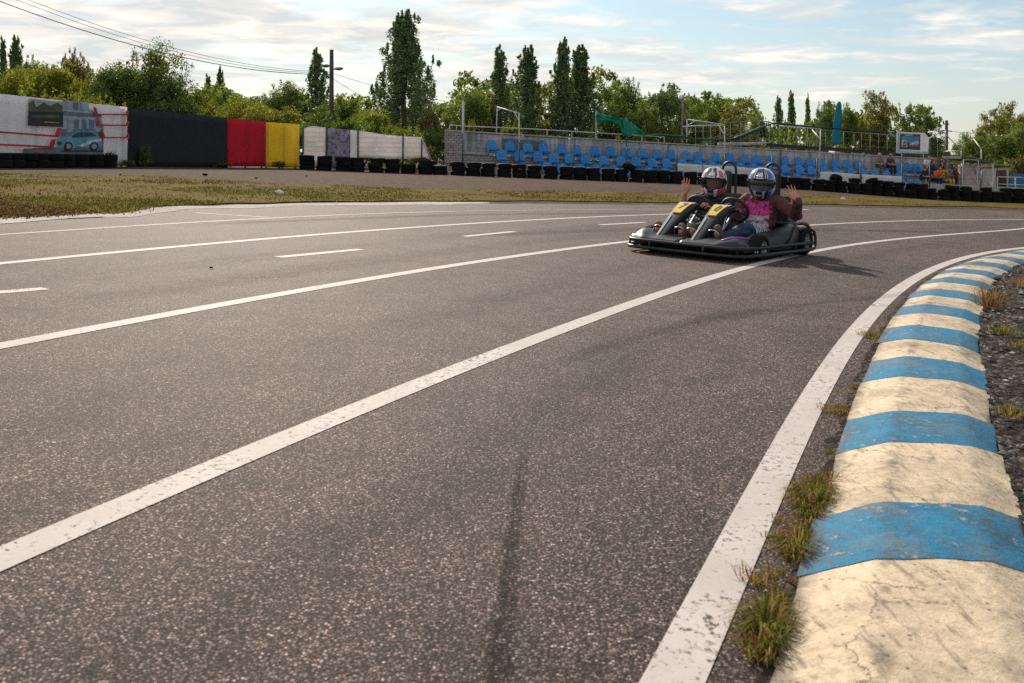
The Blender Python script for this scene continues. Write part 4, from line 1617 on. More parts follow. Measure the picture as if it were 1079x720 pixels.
def leaf_arrays(centers, radii, per, size, g, droop=0.0, up=0.0):
    """leaf quads clustered round centres; radii (n,3)"""
    n = len(centers)
    idx = np.repeat(np.arange(n), per)
    N = len(idx)
    d = g.normal(size=(N, 3)); d /= np.linalg.norm(d, axis=1)[:, None] + 1e-9
    rad = g.random(N) ** .45
    pos = centers[idx] + d * radii[idx] * rad[:, None]
    nrm = g.normal(size=(N, 3)) * np.array([1, 1, .8]) + np.array([0, 0, .35])
    nrm /= np.linalg.norm(nrm, axis=1)[:, None]
    t1 = np.cross(nrm, g.normal(size=(N, 3))); t1 /= np.linalg.norm(t1, axis=1)[:, None] + 1e-9
    if droop or up:
        t1[:, 2] += (up - droop); t1 /= np.linalg.norm(t1, axis=1)[:, None]
    t2 = np.cross(nrm, t1)
    L = size * (.6 + .8 * g.random(N))[:, None]
    wd = L * (.34 + .2 * g.random(N))[:, None]
    verts = np.stack([pos - t1 * L * .5, pos + t2 * wd * .5 + t1 * L * .05, pos + t1 * L * .5, pos - t2 * wd * .5 + t1 * L * .05], 1).reshape(-1, 3)
    return verts


def leaf_mesh(name, verts, mat):
    N = len(verts) // 4
    me = bpy.data.meshes.new(name)
    me.vertices.add(N * 4); me.loops.add(N * 4); me.polygons.add(N)
    me.vertices.foreach_set('co', verts.astype(np.float32).ravel())
    me.loops.foreach_set('vertex_index', np.arange(N * 4, dtype=np.int32))
    me.polygons.foreach_set('loop_start', np.arange(0, N * 4, 4, dtype=np.int32))
    me.polygons.foreach_set('loop_total', np.full(N, 4, dtype=np.int32))
    me.materials.append(mat)
    me.update()
    return me


def broad(seed, H=9.0, Wd=7.0, leaf=.24, nclu=85, per=150, base=.14, lumps=6, mat=None, droop=0., sparse=0., asym=0.):
    """broad crowned tree: a few big lobes, each of many clumps with gaps between; limbs run to the lobes"""
    g = np.random.default_rng(seed)
    lob = []
    for k in range(lumps):
        a = 2 * math.pi * (k + g.random() * .7) / lumps
        rr = Wd * .5 * (.25 + .40 * g.random())
        z = H * (base + .18 + (1 - base - .36) * g.random())
        lob.append((rr * math.cos(a) + asym * (z / H) * Wd * .2, rr * math.sin(a), z, Wd * (.17 + .10 * g.random()), H * (.12 + .08 * g.random())))
    lob.append((asym * .2 * Wd, 0, H * .80, Wd * .22, H * .17))
    lob.append((0, 0, H * (base + .25), Wd * .3, H * .18))
    cen, rad = [], []
    for i in range(nclu):
        l = lob[i % len(lob)]
        d = g.normal(size=3); d /= np.linalg.norm(d)
        s = g.random() ** .35
        q = np.array([l[0] + d[0] * l[3] * s, l[1] + d[1] * l[3] * s, l[2] + d[2] * l[4] * s])
        cen.append(q)
        r = Wd * (.070 + .055 * g.random())
        rad.append((r * 1.15, r * 1.15, r * (.75 + .3 * g.random())))
    # twigs that break the outline
    for i in range(int(nclu * .5)):
        l = lob[g.integers(len(lob))]
        d = g.normal(size=3); d[2] = abs(d[2]) * .8; d /= np.linalg.norm(d)
        q = np.array([l[0] + d[0] * l[3] * 1.22, l[1] + d[1] * l[3] * 1.22, l[2] + d[2] * l[4] * 1.3])
        cen.append(q); r = Wd * .028; rad.append((r, r, r * 1.7))
    cen, rad = np.array(cen), np.array(rad)
    per_a = np.full(len(cen), per); per_a[nclu:] = max(8, per // 6)
    v = leaf_arrays(cen, rad, per_a, leaf, g, droop=droop)
    zmax = v[:, 2].max()
    me = leaf_mesh('crown', v, mat)
    tb = MB()
    r0_ = .02 * H + .03
    tb.tube([(0, 0, -.3), (.04, 0, H * base), (asym * .1, .05, H * (base + .25)), (asym * .25, 0, H * .68)], [r0_ * 1.25, r0_, r0_ * .7, r0_ * .2], 9)
    for l in lob:
        b0 = Vector((.04, 0, H * (base + .12 * g.random())))
        e = Vector(l[:3])
        mid = b0.lerp(e, .5) + Vector((0, 0, H * .05))
        tb.tube([b0, mid, e], [r0_ * .55, r0_ * .33, r0_ * .1], 6)
        for k in range(4):
            d = Vector(g.normal(size=3)); d.normalize()
            tb.tube([mid.lerp(e, .3 + .2 * k), e + Vector((d.x * l[3], d.y * l[3], d.z * l[4]))], [r0_ * .2, r0_ * .05], 5)
    tm = tb.mesh('trunk', M_BARK, True)
    return dict(H=zmax, W=float(np.percentile(np.abs(v[:, 0]), 98) * 2), crown=me, trunk=tm)


def poplar(seed, H=14.0, Wd=3.2, leaf=.22, nbr=30, per=70, base=.08, mat=None, tilt=.22, spires=2, thin=1.0):
    """poplar: many upswept boughs, each a leafy spindle of its own, so the outline is lumpy and spiked"""
    g = np.random.default_rng(seed)
    cen, rad = [], []
    tb = MB()
    r0_ = .011 * H + .03
    tb.tube([(0, 0, -.3), (.05, 0, H * .25), (-.04, .04, H * .6), (.03, 0, H * .95)], [r0_ * 1.3, r0_, r0_ * .55, .012], 8)
    def bough(p, d, L, r):
        n = 7
        q = Vector(p)
        pts = [q.copy()]
        for k in range(n):
            t_ = (k + .5) / n
            d = (d + Vector((0, 0, .10))).normalized()
            q = q + d * (L / n)
            pts.append(q.copy())
            rr = r * (math.sin(math.pi * (.12 + .80 * t_)) ** .8) * (.75 + .5 * g.random())
            j = Vector(g.normal(size=3)) * r * .35
            cen.append((q.x + j.x, q.y + j.y, q.z)); rad.append((rr, rr, rr * 1.7))
        cen.append((q.x, q.y, q.z + r * .8)); rad.append((r * .16, r * .16, r * 1.1))
        tb.tube(pts, [r0_ * .3 * (1 - k / (n + 1)) + .006 for k in range(n + 1)], 5)
    for i in range(nbr):
        f = base + (.86 - base) * ((i + g.random()) / nbr) ** .9
        a = i * 2.4 + g.random()
        tl = tilt * (1.3 - .95 * f) * (.7 + .6 * g.random())
        d = Vector((math.cos(a) * tl, math.sin(a) * tl, 1)).normalized()
        L = H * (.36 - .24 * f) * (.75 + .5 * g.random())
        out = Wd * .12 * (1 - f)
        bough((out * math.cos(a), out * math.sin(a), H * f), d, L, Wd * .15 * (1 - .50 * f) * (.7 + .6 * g.random()) * thin)
    for k in range(spires):
        a = g.random() * 6.28; o = Wd * .10 * (k > 0)
        bough((o * math.cos(a), o * math.sin(a), H * (.68 - .07 * k)), Vector((.05 * g.normal(), .05 * g.normal(), 1)), H * .31, Wd * .105 * thin)
    cen, rad = np.array(cen), np.array(rad)
    v = leaf_arrays(cen, rad, np.full(len(cen), per), leaf, g, up=.8)
    me = leaf_mesh('crown', v, mat)
    tm = tb.mesh('trunk', M_BARK, True)
    return dict(H=float(v[:, 2].max()), W=float(np.percentile(np.abs(v[:, 0]), 95) * 2), crown=me, trunk=tm)


def shrub(seed, H=3.2, Wd=4.0, leaf=.16, n=60, per=110, mat=None):
    g = np.random.default_rng(seed)
    cen, rad = [], []
    for i in range(n):
        a = 2 * math.pi * g.random(); f = g.random() ** .6
        rr = Wd * .46 * g.random() ** .5 * (1 - .35 * f)
        z = H * (.08 + .78 * f) * (1 - .35 * (rr / (Wd * .5)) ** 2)
        cen.append((rr * math.cos(a), rr * math.sin(a), z)); r = Wd * (.06 + .05 * g.random()); rad.append((r, r, r * .95))
    for i in range(n // 2):
        a = 2 * math.pi * g.random(); rr = Wd * .42 * g.random() ** .5
        cen.append((rr * math.cos(a), rr * math.sin(a), H * (.86 + .16 * g.random()) * (1 - .3 * (rr / (Wd * .5)) ** 2))); rad.append((.1, .1, .3))
    cen, rad = np.array(cen), np.array(rad)
    pa = np.full(len(cen), per); pa[n:] = 14
    v = leaf_arrays(cen, rad, pa, leaf, g, up=.3)
    me = leaf_mesh('foliage', v, mat)
    tb = MB()
    for k in range(9):
        a = 2 * math.pi * k / 9
        tb.tube([(.1 * math.cos(a), .1 * math.sin(a), -.2), (.35 * Wd * .5 * math.cos(a), .35 * Wd * .5 * math.sin(a), H * .45), (.6 * Wd * .5 * math.cos(a), .6 * Wd * .5 * math.sin(a), H * .85)], [.05, .03, .01], 6)
    return dict(H=float(v[:, 2].max()), W=float(np.percentile(np.abs(v[:, 0]), 98) * 2), crown=me, trunk=tb.mesh('stems', M_BARK, True))


PROTO = {
    'mid1': broad(1, mat=L_MID), 'mid2': broad(2, lumps=7, mat=L_MID), 'mid3': broad(3, H=8, Wd=8, lumps=8, mat=L_MID),
    'dark1': broad(4, mat=L_DARK), 'dark2': broad(5, lumps=5, mat=L_DARK),
    'gold1': broad(6, H=10, Wd=6, lumps=7, mat=L_GOLD, nclu=80, per=110), 'gold2': broad(16, H=10, Wd=6, lumps=6, mat=L_GOLD, nclu=70, per=110),
    'olive': broad(7, H=7, Wd=6, lumps=5, mat=L_OLV),
    'feather': broad(8, H=9, Wd=11, lumps=11, mat=m_leaf('feathery_leaves', (.036, .060, .013), (.085, .115, .020), (.17, .18, .035), .48), nclu=150, per=170, leaf=.22, droop=.6, base=.1, asym=.6),
    'yel1': broad(9, H=6, Wd=7, lumps=7, mat=L_YEL, nclu=90, per=140, leaf=.2), 'yel2': broad(10, H=6, Wd=6, lumps=6, mat=L_YEL, nclu=80, per=140, leaf=.2),
    'pop1': poplar(21, mat=L_POP, nbr=32, per=56, tilt=.28, thin=.9), 'pop2': poplar(22, mat=L_POP, nbr=36, per=56, spires=3, tilt=.32, thin=.9), 'pop3': poplar(23, Wd=2.4, mat=L_POP, nbr=24, per=60),
    'popbig': poplar(24, H=13, Wd=5.2, mat=L_POP, nbr=42, per=80, tilt=.46, spires=1, thin=.74, leaf=.2),
    'popthin': poplar(26, H=13, Wd=3.4, mat=L_POP, nbr=22, per=45, tilt=.25, spires=2, thin=.75),
    'bush1': shrub(31, mat=L_YEL), 'bush2': shrub(32, mat=L_MID), 'bush3': shrub(33, mat=L_YEL, H=4, Wd=3.4), 'bushd': shrub(34, mat=L_DARK), 'busho': shrub(35, mat=L_OLV),
}
plrng = random.Random(13)


def plant(kind, u, vtop, wpx, D, name, label, cat='tree', group=None, rz=None, sink=0.0):
    pr = PROTO[kind]
    b = ground_at(u, D)
    topz = W(u, vtop, D).z
    h = topz - b.z
    root = empty(name, b, label, cat, group, rz=plrng.uniform(0, 6.28) if rz is None else rz)
    sx = wpx * D / F / pr['W']
    root.scale = (sx, sx, h / pr['H'])
    for nm, me in ((pr['crown'].name.split('.')[0], pr['crown']), (pr['trunk'].name.split('.')[0], pr['trunk'])):
        o = bpy.data.objects.new(nm, me); C.objects.link(o); o.parent = root
    return root


T = plant
# beyond the left wall
T('pop3', 2, 37, 11, 70, 'poplar_tree', 'dark narrow poplar cut by the left edge of the photo')
T('pop2', 15, 36, 17, 72, 'poplar_tree', 'pair-topped dark poplar above the blank end of the printed banner')
T('dark1', 34, 58, 34, 62, 'tree', 'small dark green tree behind the yellow-green bushes, beside the two-topped poplar')
T('olive', 76, 49, 34, 60, 'tree', 'round olive brown tree behind the bushes over the printed banner')
T('yel1', 20, 68, 66, 42, 'tree', 'broad yellow-green tree over the blank white end of the banner')
T('yel2', 58, 62, 56, 44, 'tree', 'sunlit yellow-green tree above the banner photograph of houses')
T('yel1', 100, 72, 58, 43, 'tree', 'yellow-green bushy tree at the foot of the feathery tree', rz=2.0)
T('feather', 152, 41, 118, 41, 'tree', 'large feathery dark green tree spreading over the black sheet wall', rz=.2)
T('dark1', 122, 62, 66, 40, 'tree', 'dense dark tree under the feathery tree, right behind the banner end', rz=1.0)
T('dark2', 172, 72, 64, 40, 'tree', 'deep green tree filling the shade below the feathery crown', rz=4.0)
T('bush1', 92, 93, 50, 34, 'bush', 'bright lime bush peeping over the printed banner', 'bush')
T('bush1', 118, 103, 38, 33, 'bush', 'small lime bush above the red striped end of the banner', 'bush', rz=1.4)
T('bush3', 40, 90, 60, 33, 'bush', 'yellow-green bush hanging over the middle of the printed banner', 'bush', rz=4)
T('pop3', 218.5, 77, 11, 110, 'poplar_tree', 'shorter dark poplar of the distant trio above the black wall')
T('pop1', 231, 68, 13, 110, 'poplar_tree', 'tallest dark poplar of the distant trio above the black wall')
T('pop3', 241, 92, 12, 110, 'poplar_tree', 'lowest dark poplar of the distant trio above the red panel')
T('yel2', 212, 101, 44, 52, 'tree', 'low yellow-green tree under the distant poplar trio', rz=.6)
T('yel1', 256, 100, 56, 52, 'tree', 'wide yellow-green tree above the red panel', rz=5)
T('mid1', 272, 97, 44, 60, 'tree', 'mid green tree behind the yellow-green one over the red panel')
T('mid2', 302, 84, 60, 58, 'tree', 'airy green tree above the yellow panel, left of the split poplar')
T('popthin', 333, 49, 30, 56, 'poplar_tree', 'thin leaved split poplar just beside the dark utility pole')
T('yel2', 292, 110, 54, 48, 'tree', 'bright shrubby tree right behind the yellow panel', rz=2.4)
T('mid3', 362, 98, 42, 58, 'tree', 'green tree in front of the utility pole foot, behind the white sheets')
T('mid1', 335, 108, 50, 46, 'tree', 'leafy green tree directly over the first white sheet', rz=3)
T('bush2', 372, 116, 50, 45, 'bush', 'green bush over the purple patterned cloth', 'bush')
T('yel2', 394, 113, 46, 50, 'tree', 'yellow-green tree left of the tallest poplar', rz=1)
T('popbig', 425, 9, 56, 56, 'poplar_tree', 'tallest ragged poplar standing above the white sheeting fence', rz=.9)
T('mid2', 402, 108, 44, 58, 'tree', 'mid green tree at the left foot of the tallest poplar', rz=2)
T('bush1', 432, 131, 30, 44, 'bush', 'lime shrub peeping over the white sheeting, under the tallest poplar', 'bush', rz=3)
T('bush3', 415, 130, 24, 44, 'bush', 'small lime sapling behind the sagging white sheet', 'bush', rz=5)
T('olive', 455, 113, 26, 50, 'tree', 'olive brown young tree between the tallest poplar and the stand', rz=2)
T('bushd', 456, 130, 30, 45, 'bush', 'dark shrub beside the pier end of the stand', 'bush', rz=2)
T('busho', 446, 150, 26, 43, 'bush', 'dry brownish shrub beside the end of the white sheeting', 'bush')
# beyond the stand
T('mid3', 492, 91, 58, 66, 'tree', 'round bushy tree above the pier end of the stand', rz=1.2)
T('gold1', 512, 96, 44, 68, 'tree', 'yellowing tree right behind the bare pipe frame', rz=2)
T('popthin', 526, 46, 30, 68, 'poplar_tree', 'sparse poplar with bare spikes, first of the row behind the stand', rz=1)
T('pop2', 556, 46, 27, 68, 'poplar_tree', 'dense dark poplar second in the row behind the stand', rz=.4)
T('gold2', 578, 76, 44, 70, 'tree', 'pale leaved tree between the dense poplars behind the stand')
T('pop1', 592, 38, 26, 68, 'poplar_tree', 'tallest dense poplar of the row behind the stand')
T('pop2', 611, 46, 32, 69, 'poplar_tree', 'broad forked poplar last in the dense row, left of the green tarpaulin', rz=1.5)
T('dark2', 540, 100, 60, 74, 'tree', 'dark tree filling the gap between the sparse and the dense poplar')
T('mid1', 640, 82, 56, 74, 'tree', 'round green tree directly right of the forked poplar', rz=.4)
T('mid2', 661, 80, 44, 76, 'tree', 'green tree over the torn green tarpaulin', rz=4)
T('mid3', 682, 104, 50, 70, 'tree', 'lower green tree left of the lamp pole', rz=3)
T('dark1', 706, 88, 48, 72, 'tree', 'tall green tree behind the round white lamp', rz=3.6)
T('mid1', 730, 98, 44, 74, 'tree', 'dome shaped green tree above the pipe cage corner', rz=1.7)
T('mid2', 757, 97, 44, 76, 'tree', 'bushy tree over the middle of the pipe cage', rz=5.1)
T('gold1', 778, 103, 46, 72, 'tree', 'lighter tree behind the rising green net', rz=3.2)
T('mid3', 796, 117, 36, 80, 'tree', 'low tree left of the three thin poplars', rz=.2)
T('pop3', 820, 100, 11, 118, 'poplar_tree', 'short plump poplar, first of the thin distant trio')
T('pop1', 833.5, 94, 11, 118, 'poplar_tree', 'tallest poplar in the middle of the thin distant trio')
T('popthin', 850.5, 97, 9, 118, 'poplar_tree', 'bare sticklike poplar, last of the thin distant trio')
T('dark1', 868, 106, 24, 84, 'tree', 'round dark tree just left of the folded parasol', rz=1)
T('mid2', 893, 107, 26, 86, 'tree', 'green tree just right of the folded parasol')
T('gold1', 917, 94, 34, 84, 'tree', 'tall yellowing tree left of the picture board', rz=.8)
T('gold2', 934, 96, 38, 84, 'tree', 'golden topped tree above the two top row spectators', rz=2.8)
T('mid1', 955, 107, 36, 82, 'tree', 'green tree right above the picture board', rz=2.2)
T('dark2', 975, 112, 34, 82, 'tree', 'dark green tree between the picture board and the lattice pole')
T('gold2', 1043, 107, 30, 84, 'tree', 'tall tree with separate feathery heads over the kiosk', rz=4.2)
T('gold1', 1061, 105, 26, 84, 'tree', 'upright tree with a rounded head above the brown door', rz=3)
T('gold2', 1080, 108, 30, 84, 'tree', 'tall tree cut by the right edge of the photo')
T('mid3', 1022, 138, 40, 72, 'tree', 'low bushy tree right of the lattice pole', rz=2)
T('mid1', 1048, 140, 54, 70, 'tree', 'wide green tree behind the kiosk roof', rz=1.1)
T('mid2', 1076, 128, 56, 70, 'tree', 'big green tree behind the blue fence at the far right', rz=.3)
T('busho', 1078, 160, 34, 66, 'bush', 'brownish bush over the blue fence', 'bush', rz=2)
T('bush2', 1046, 165, 44, 64, 'bush', 'green bush right behind the kiosk', 'bush', rz=3)
for u, vt_, w_, k, lab in ((497, 124, 9, 'bush3', 'lime sapling growing on the back wall near the corner post'), (535, 131, 16, 'bush1', 'lime sapling under the bare pipe frame'), (545, 128, 10, 'bush3', 'thin lime sprout beside the pipe frame leg'), (651, 141.5, 6, 'bush1', 'tiny yellow-green sprout under the torn tarpaulin')):
    p = SX(u, 140, TR + .6)
    pr = PROTO[k]
    top_ = SX(u, vt_, TR + .6)
    zb = 1.25 + ZS * p.x
    root = empty('sapling', Vector((p.x, p.y, zb)), lab, 'sapling', rz=u)
    sx = w_ * p.y / F / pr['W']
    root.scale = (sx, sx, (top_.z - zb) / pr['H'])
    for nm, me in (('foliage', pr['crown']), ('stems', pr['trunk'])):
        o = bpy.data.objects.new(nm, me); C.objects.link(o); o.parent = root

# the wood that closes the view far behind
g = np.random.default_rng(77)
cen, rad = [], []
for i in range(2300):
    u = g.uniform(-700, 1500)
    D = g.uniform(92, 112)
    b = ground_at(u, D)
    hmax = (8.6 if u > 470 else 6.0) + (-1.0 if u > 870 else 0) + (-2.6 if 800 < u <= 870 else 0) + (-3.4 if 985 < u < 1035 else 0) + 2.4 * noise.noise(Vector((u * .02, 2.1, 0))) + (-1.0 if u > 990 and u < 1030 else 0)
    z = b.z + hmax * g.random() ** .7
    cen.append((b.x, b.y, z)); r = g.uniform(.6, 1.1); rad.append((r, r, r * .8))
v = leaf_arrays(np.array(cen), np.array(rad), np.full(len(cen), 62), .50, g)
me = leaf_mesh('distant_woods', v, L_MID)
o = bpy.data.objects.new('distant_woods', me); C.objects.link(o)
tag(o, 'distant strip of green woodland closing the view behind everything', 'woodland', kind='stuff')

# ------------------------------------------------------------------ grass and weeds
def blades(mb_, c, n, rad, h, g_, lean=.5, w=.004, mats=(0,), wz=.0, ax=None, st=1.0):
    for i in range(n):
        a = g_.uniform(0, 6.283); rr = rad * g_.random() ** .8 * (1 + .55 * noise.noise(Vector((math.cos(a) * 1.3, math.sin(a) * 1.3, c[0] * 7))))
        ox, oy = rr * math.cos(a), rr * math.sin(a)
        if ax is not None:
            al = ox * ax.x + oy * ax.y
            ox += ax.x * al * (st - 1) - (ox - ax.x * al) * .35; oy += ax.y * al * (st - 1) - (oy - ax.y * al) * .35
        p = Vector((c[0] + ox, c[1] + oy, 0)); p.z = zt(p.x, p.y) + wz
        L = h * g_.uniform(.35, 1.25) * (1 - .35 * rr / rad)
        ln = lean * g_.uniform(.2, 1.2)
        az = a + g_.uniform(-.9, .9)
        d = Vector((math.cos(az), math.sin(az), 0))
        side = Vector((-d.y, d.x, 0)) * w
        p1 = p + d * (L * ln * .35) + Vector((0, 0, L * .6))
        p2 = p + d * (L * ln) + Vector((0, 0, L * max(.25, 1 - ln * .55)))
        k = len(mb_.v)
        mb_.v += [tuple(p - side), tuple(p + side), tuple(p1 + side * .7), tuple(p1 - side * .7), tuple(p2)]
        mi = g_.choice(mats)
        mb_.f += [[k, k + 1, k + 2, k + 3], [k + 3, k + 2, k + 4]]
        mb_.mi += [mi, mi]


def m_blade(name, c, tr=.4):
    t_ = NT(name)
    g_ = t_.n('NewGeometry')
    col = t_.ramp(g_.outputs['Random Per Island'], [(0., tuple(k * .6 for k in c)), (1., tuple(k * 1.35 for k in c))])
    d = t_.n('BsdfPrincipled'); t_.set(d.inputs['Base Color'], col); d.inputs['Roughness'].default_value = .8; d.inputs['Specular IOR Level'].default_value = .08
    tl = t_.n('BsdfTranslucent'); t_.set(tl.inputs[0], col)
    mx = t_.n('MixShader'); mx.inputs[0].default_value = tr
    t_.set(mx.inputs[1], d.outputs[0]); t_.set(mx.inputs[2], tl.outputs[0]); t_.t.links.new(mx.outputs[0], t_.out.inputs[0])
    return t_.m


B_GREEN = m_blade('green_blade', (.105, .135, .018))
B_YEL = m_blade('straw_blade', (.30, .22, .06))
B_RED = m_blade('reddish_blade', (.20, .085, .04))
B_BRN = m_blade('brown_blade', (.26, .14, .045))
BL = [B_GREEN, B_YEL, B_RED, B_BRN]
grng = random.Random(41)
for px, n, rad_, h, mats, lean, lab in (
    ((857, 530), 640, .080, .066, (0, 0, 0, 1, 1, 2), 1.15, 'thick green grass tuft by the kerb, farthest of the three big tufts'),
    ((840, 581), 400, .066, .055, (0, 0, 1, 1, 2), 1.15, 'reddish green grass tuft by the kerb, middle of the three big tufts'),
    ((808, 668), 600, .070, .066, (0, 0, 0, 1, 1, 2), 1.15, 'large wispy grass tuft nearest the camera beside the cream kerb block'),
    ((872, 513), 130, .05, .055, (1, 1, 2, 3), 1.2, 'straw coloured wisp of grass against the cream kerb block'),
    ((921, 354.5), 260, .10, .035, (0, 1, 1), 1.3, 'flat yellow-green grass patch crossing the white edge line'),
    ((884, 433.5), 320, .085, .020, (3, 3, 1), 1.3, 'flat brown dead weed patch beside the blue kerb block'),
    ((797, 612), 50, .05, .05, (2, 1), .9, 'thin reddish sprig at the edge of the white line')):
    p = G(*px)
    near_s = min(range(len(cK)), key=lambda i_: (Vector((cK[i_].x - p.x, cK[i_].y - p.y))).length)
    axv = (cK[min(near_s + 3, len(cK) - 1)] - cK[near_s]).normalized()
    m = MB(); blades(m, (p.x, p.y), n, rad_, h, grng, lean, .0016, mats, ax=axv if h > .05 else None, st=1.75)
    o = m.build('grass_tuft', BL, None, False, fixn=False)
    o.data.transform(Matrix.Translation(-Vector((p.x, p.y, p.z)))); o.location = (p.x, p.y, p.z)
    tag(o, lab, 'grass tuft', 'grass tufts beside the kerb')
jr = random.Random(8)
sa_, sb_ = s_of(812, 700), s_of(868, 520)
for i in range(30):
    sk = jr.uniform(.6, 7.5) if i < 12 else jr.uniform(sa_, sb_)
    pk, nk = k_at(sk)
    p = pk - nk * jr.uniform(.004, .03 if i < 12 else .09)
    m = MB(); blades(m, (p.x, p.y), jr.randint(12, 40), jr.uniform(.015, .035), jr.uniform(.014, .032), jr, 1.2, .0014, jr.choice([(0, 1), (1, 3), (2, 1), (1, 3, 2)]))
    o = m.build('grass_sprig', BL, None, False, fixn=False)
    zg = zt(p.x, p.y)
    o.data.transform(Matrix.Translation(-Vector((p.x, p.y, zg)))); o.location = (p.x, p.y, zg)
    tag(o, 'tiny dry grass sprig in the joint between asphalt and kerb', 'grass sprig', 'sprigs in the kerb joint')
for px, n, rad_, h, mats, lean, lab in (
    ((1043, 328), 170, .10, .20, (3, 3, 2, 1), .9, 'tall dry brown weed behind the kerb where it bends'),
    ((1058, 357), 150, .09, .06, (0, 0, 1), 1.0, 'low bright green weed on the gravel'),
    ((1063, 447), 130, .05, .05, (0, 1, 1), 1.0, 'greenish weed on the gravel beside the blue kerb block'),
    ((1074, 305), 70, .10, .11, (3, 1), .8, 'dry brown stalks on the gravel near the far end of the kerb'),
    ((1074, 372), 90, .06, .05, (1, 0), 1.0, 'small yellowish sprout among the gravel stones')):
    p = G(*px)
    m = MB(); blades(m, (p.x, p.y), n, rad_, h, grng, lean, .002, mats, wz=.03)
    o = m.build('weed', BL, None, False, fixn=False)
    o.data.transform(Matrix.Translation(-Vector((p.x, p.y, p.z)))); o.location = (p.x, p.y, p.z)
    tag(o, lab, 'weed', 'weeds on the gravel island')

# short dry grass over the verge
from mathutils.geometry import tessellate_polygon
def in_poly(x_, y_, poly_):
    c_ = False
    j = len(poly_) - 1
    for i in range(len(poly_)):
        xi, yi = poly_[i]; xj, yj = poly_[j]
        if (yi > y_) != (yj > y_) and x_ < (xj - xi) * (y_ - yi) / (yj - yi) + xi:
            c_ = not c_
        j = i
    return c_
m = MB()
cnt = 0
while cnt < 4600:
    u = grng.uniform(-60, 1110)
    v = grng.uniform(180, 234)
    p = G(u, v)
    if p.y > 60 or not in_poly(p.x, p.y, turf_poly):
        continue
    dn = noise.noise(Vector((p.x * .5, p.y * .3, 3)))
    if dn < .0 and grng.random() < .85:
        cnt += .2
        continue
    cnt += 1
    tone_ = noise.noise(Vector((p.x * .35, p.y * .25, 8)))
    mats = (0, 0, 1) if tone_ > .12 else ((1, 1, 0) if tone_ > -.15 else (3, 1, 2))
    blades(m, (p.x, p.y), 7, .22, .055, grng, .9, .010, mats)
o = m.build('grass', [m_blade('verge_green', (.085, .095, .012)), m_blade('verge_straw', (.19, .145, .03)), m_blade('verge_red', (.09, .042, .02)), m_blade('verge_brown', (.10, .06, .02))], None, False, fixn=False)
tag(o, 'short dry yellow and green grass along the far edge of the track', 'grass', kind='stuff')

# weeds along the foot of the left wall and of the tyres
for u, wpx, hpx, fnp, lab in ((126, 14, 8, lambda u: LWp(u, 170, .3), 'dark weed at the foot of the banner'), (148, 12, 26, lambda u: LWp(u, 170, .2), 'leafy weed climbing the black wall by the banner'), (288, 13, 8, lambda u: LWp(u, 170, .3), 'low green weed at the foot of the yellow panel'), (224, 18, 6, lambda u: LWp(u, 170, .5), 'yellowish weed at the foot of the black wall'), (107, 12, 18, lambda u: LWp(u, 170, .3), 'thin leafy weed before the printed road'),
                          (318, 7, 42, lambda u: LWp(min(u, 316), 170, -.2), 'green creeper between the yellow panel and the white sheet')):
    p = fnp(u); p = base_of(p)
    pr = PROTO['bush2' if u != 224 else 'bush1']
    root = empty('wall_weed', p, lab, 'weed', rz=u)
    sx = wpx * p.y / F / pr['W']
    root.scale = (sx, sx, hpx * p.y / F / pr['H'])
    for nm, me in (('foliage', pr['crown']), ('stems', pr['trunk'])):
        o = bpy.data.objects.new(nm, me); C.objects.link(o); o.parent = root

# small debris
for u, v, s_, lab in ((216.5, 185.5, .055, 'black lump of tyre on the dirt before the black wall'), (270, 188.5, .03, 'small dark stone on the dirt before the red panel'), (127, 185, .025, 'dark flat scrap on the dirt before the banner'), (323, 186, .025, 'dark stone on the dirt before the first tyre stacks'), (222.5, 283.5, .011, 'small black scrap of rubber on the track between two lane lines')):
    p = G(u, v); m = MB()
    m.ball((0, 0, s_ * .5), (s_ * 1.3, s_, s_ * .6), n=9)
    for i, q in enumerate(m.v):
        q = Vector(q); m.v[i] = tuple(q * (1 + .5 * noise.noise(q * (6 / max(s_, .02)) * .2)))
    o = m.build('debris', M_RUB, None, False); o.location = (p.x, p.y, p.z + .004)
    tag(o, lab, 'debris')
for u, v, lab in ((295, 206, 'scrap of white paper on the verge left of the tyre wall'), (889, 211.5, 'crumpled white litter on the verge right of the kart')):
    p = G(u, v); m = MB(); m.ball((0, 0, .03), (.085, .05, .035), n=8)
    for i, q in enumerate(m.v):
        q = Vector(q); m.v[i] = tuple(q * (1 + .6 * noise.noise(q * 14)))
    o = m.build('litter', M_WHITEF, None, False); o.location = (p.x, p.y, p.z + .03)
    tag(o, lab, 'litter')

# ------------------------------------------------------------------ utility poles and wires
def pole_thing(u, vtop, D, r, label, lamp=None, arms=()):
    b = ground_at(u, D); tp = W(u, vtop, D)
    root = empty('utility_pole', b, label, 'pole')
    m_ = MB(); m_.tube([b - Vector((0, 0, .3)), tp], [r * 1.1, r * .8], 10); kid(m_, 'post', pm('dark_pole_wood', (.05, .042, .036), (.09, .075, .065), 9, rough=.9), root, True)
    for (uu, vv_) in (lamp or []):
        q = W(uu, vv_, D); s_ = W(u, vv_ + 2.5, D)
        m_ = MB(); m_.tube([s_, s_.lerp(q, .6) + Vector((0, 0, .08)), q], .03, 6)
        m_.ball(q, (.26, .14, .10), n=10)
        kid(m_, 'lamp_head', M_WIRE, root, True)
    for (ua, va, ub, vb) in arms:
        m_ = MB(); m_.tube([W(ua, va, D), W(ub, vb, D)], .05, 6); kid(m_, 'cross_arm', M_WIRE, root, True)
    return root


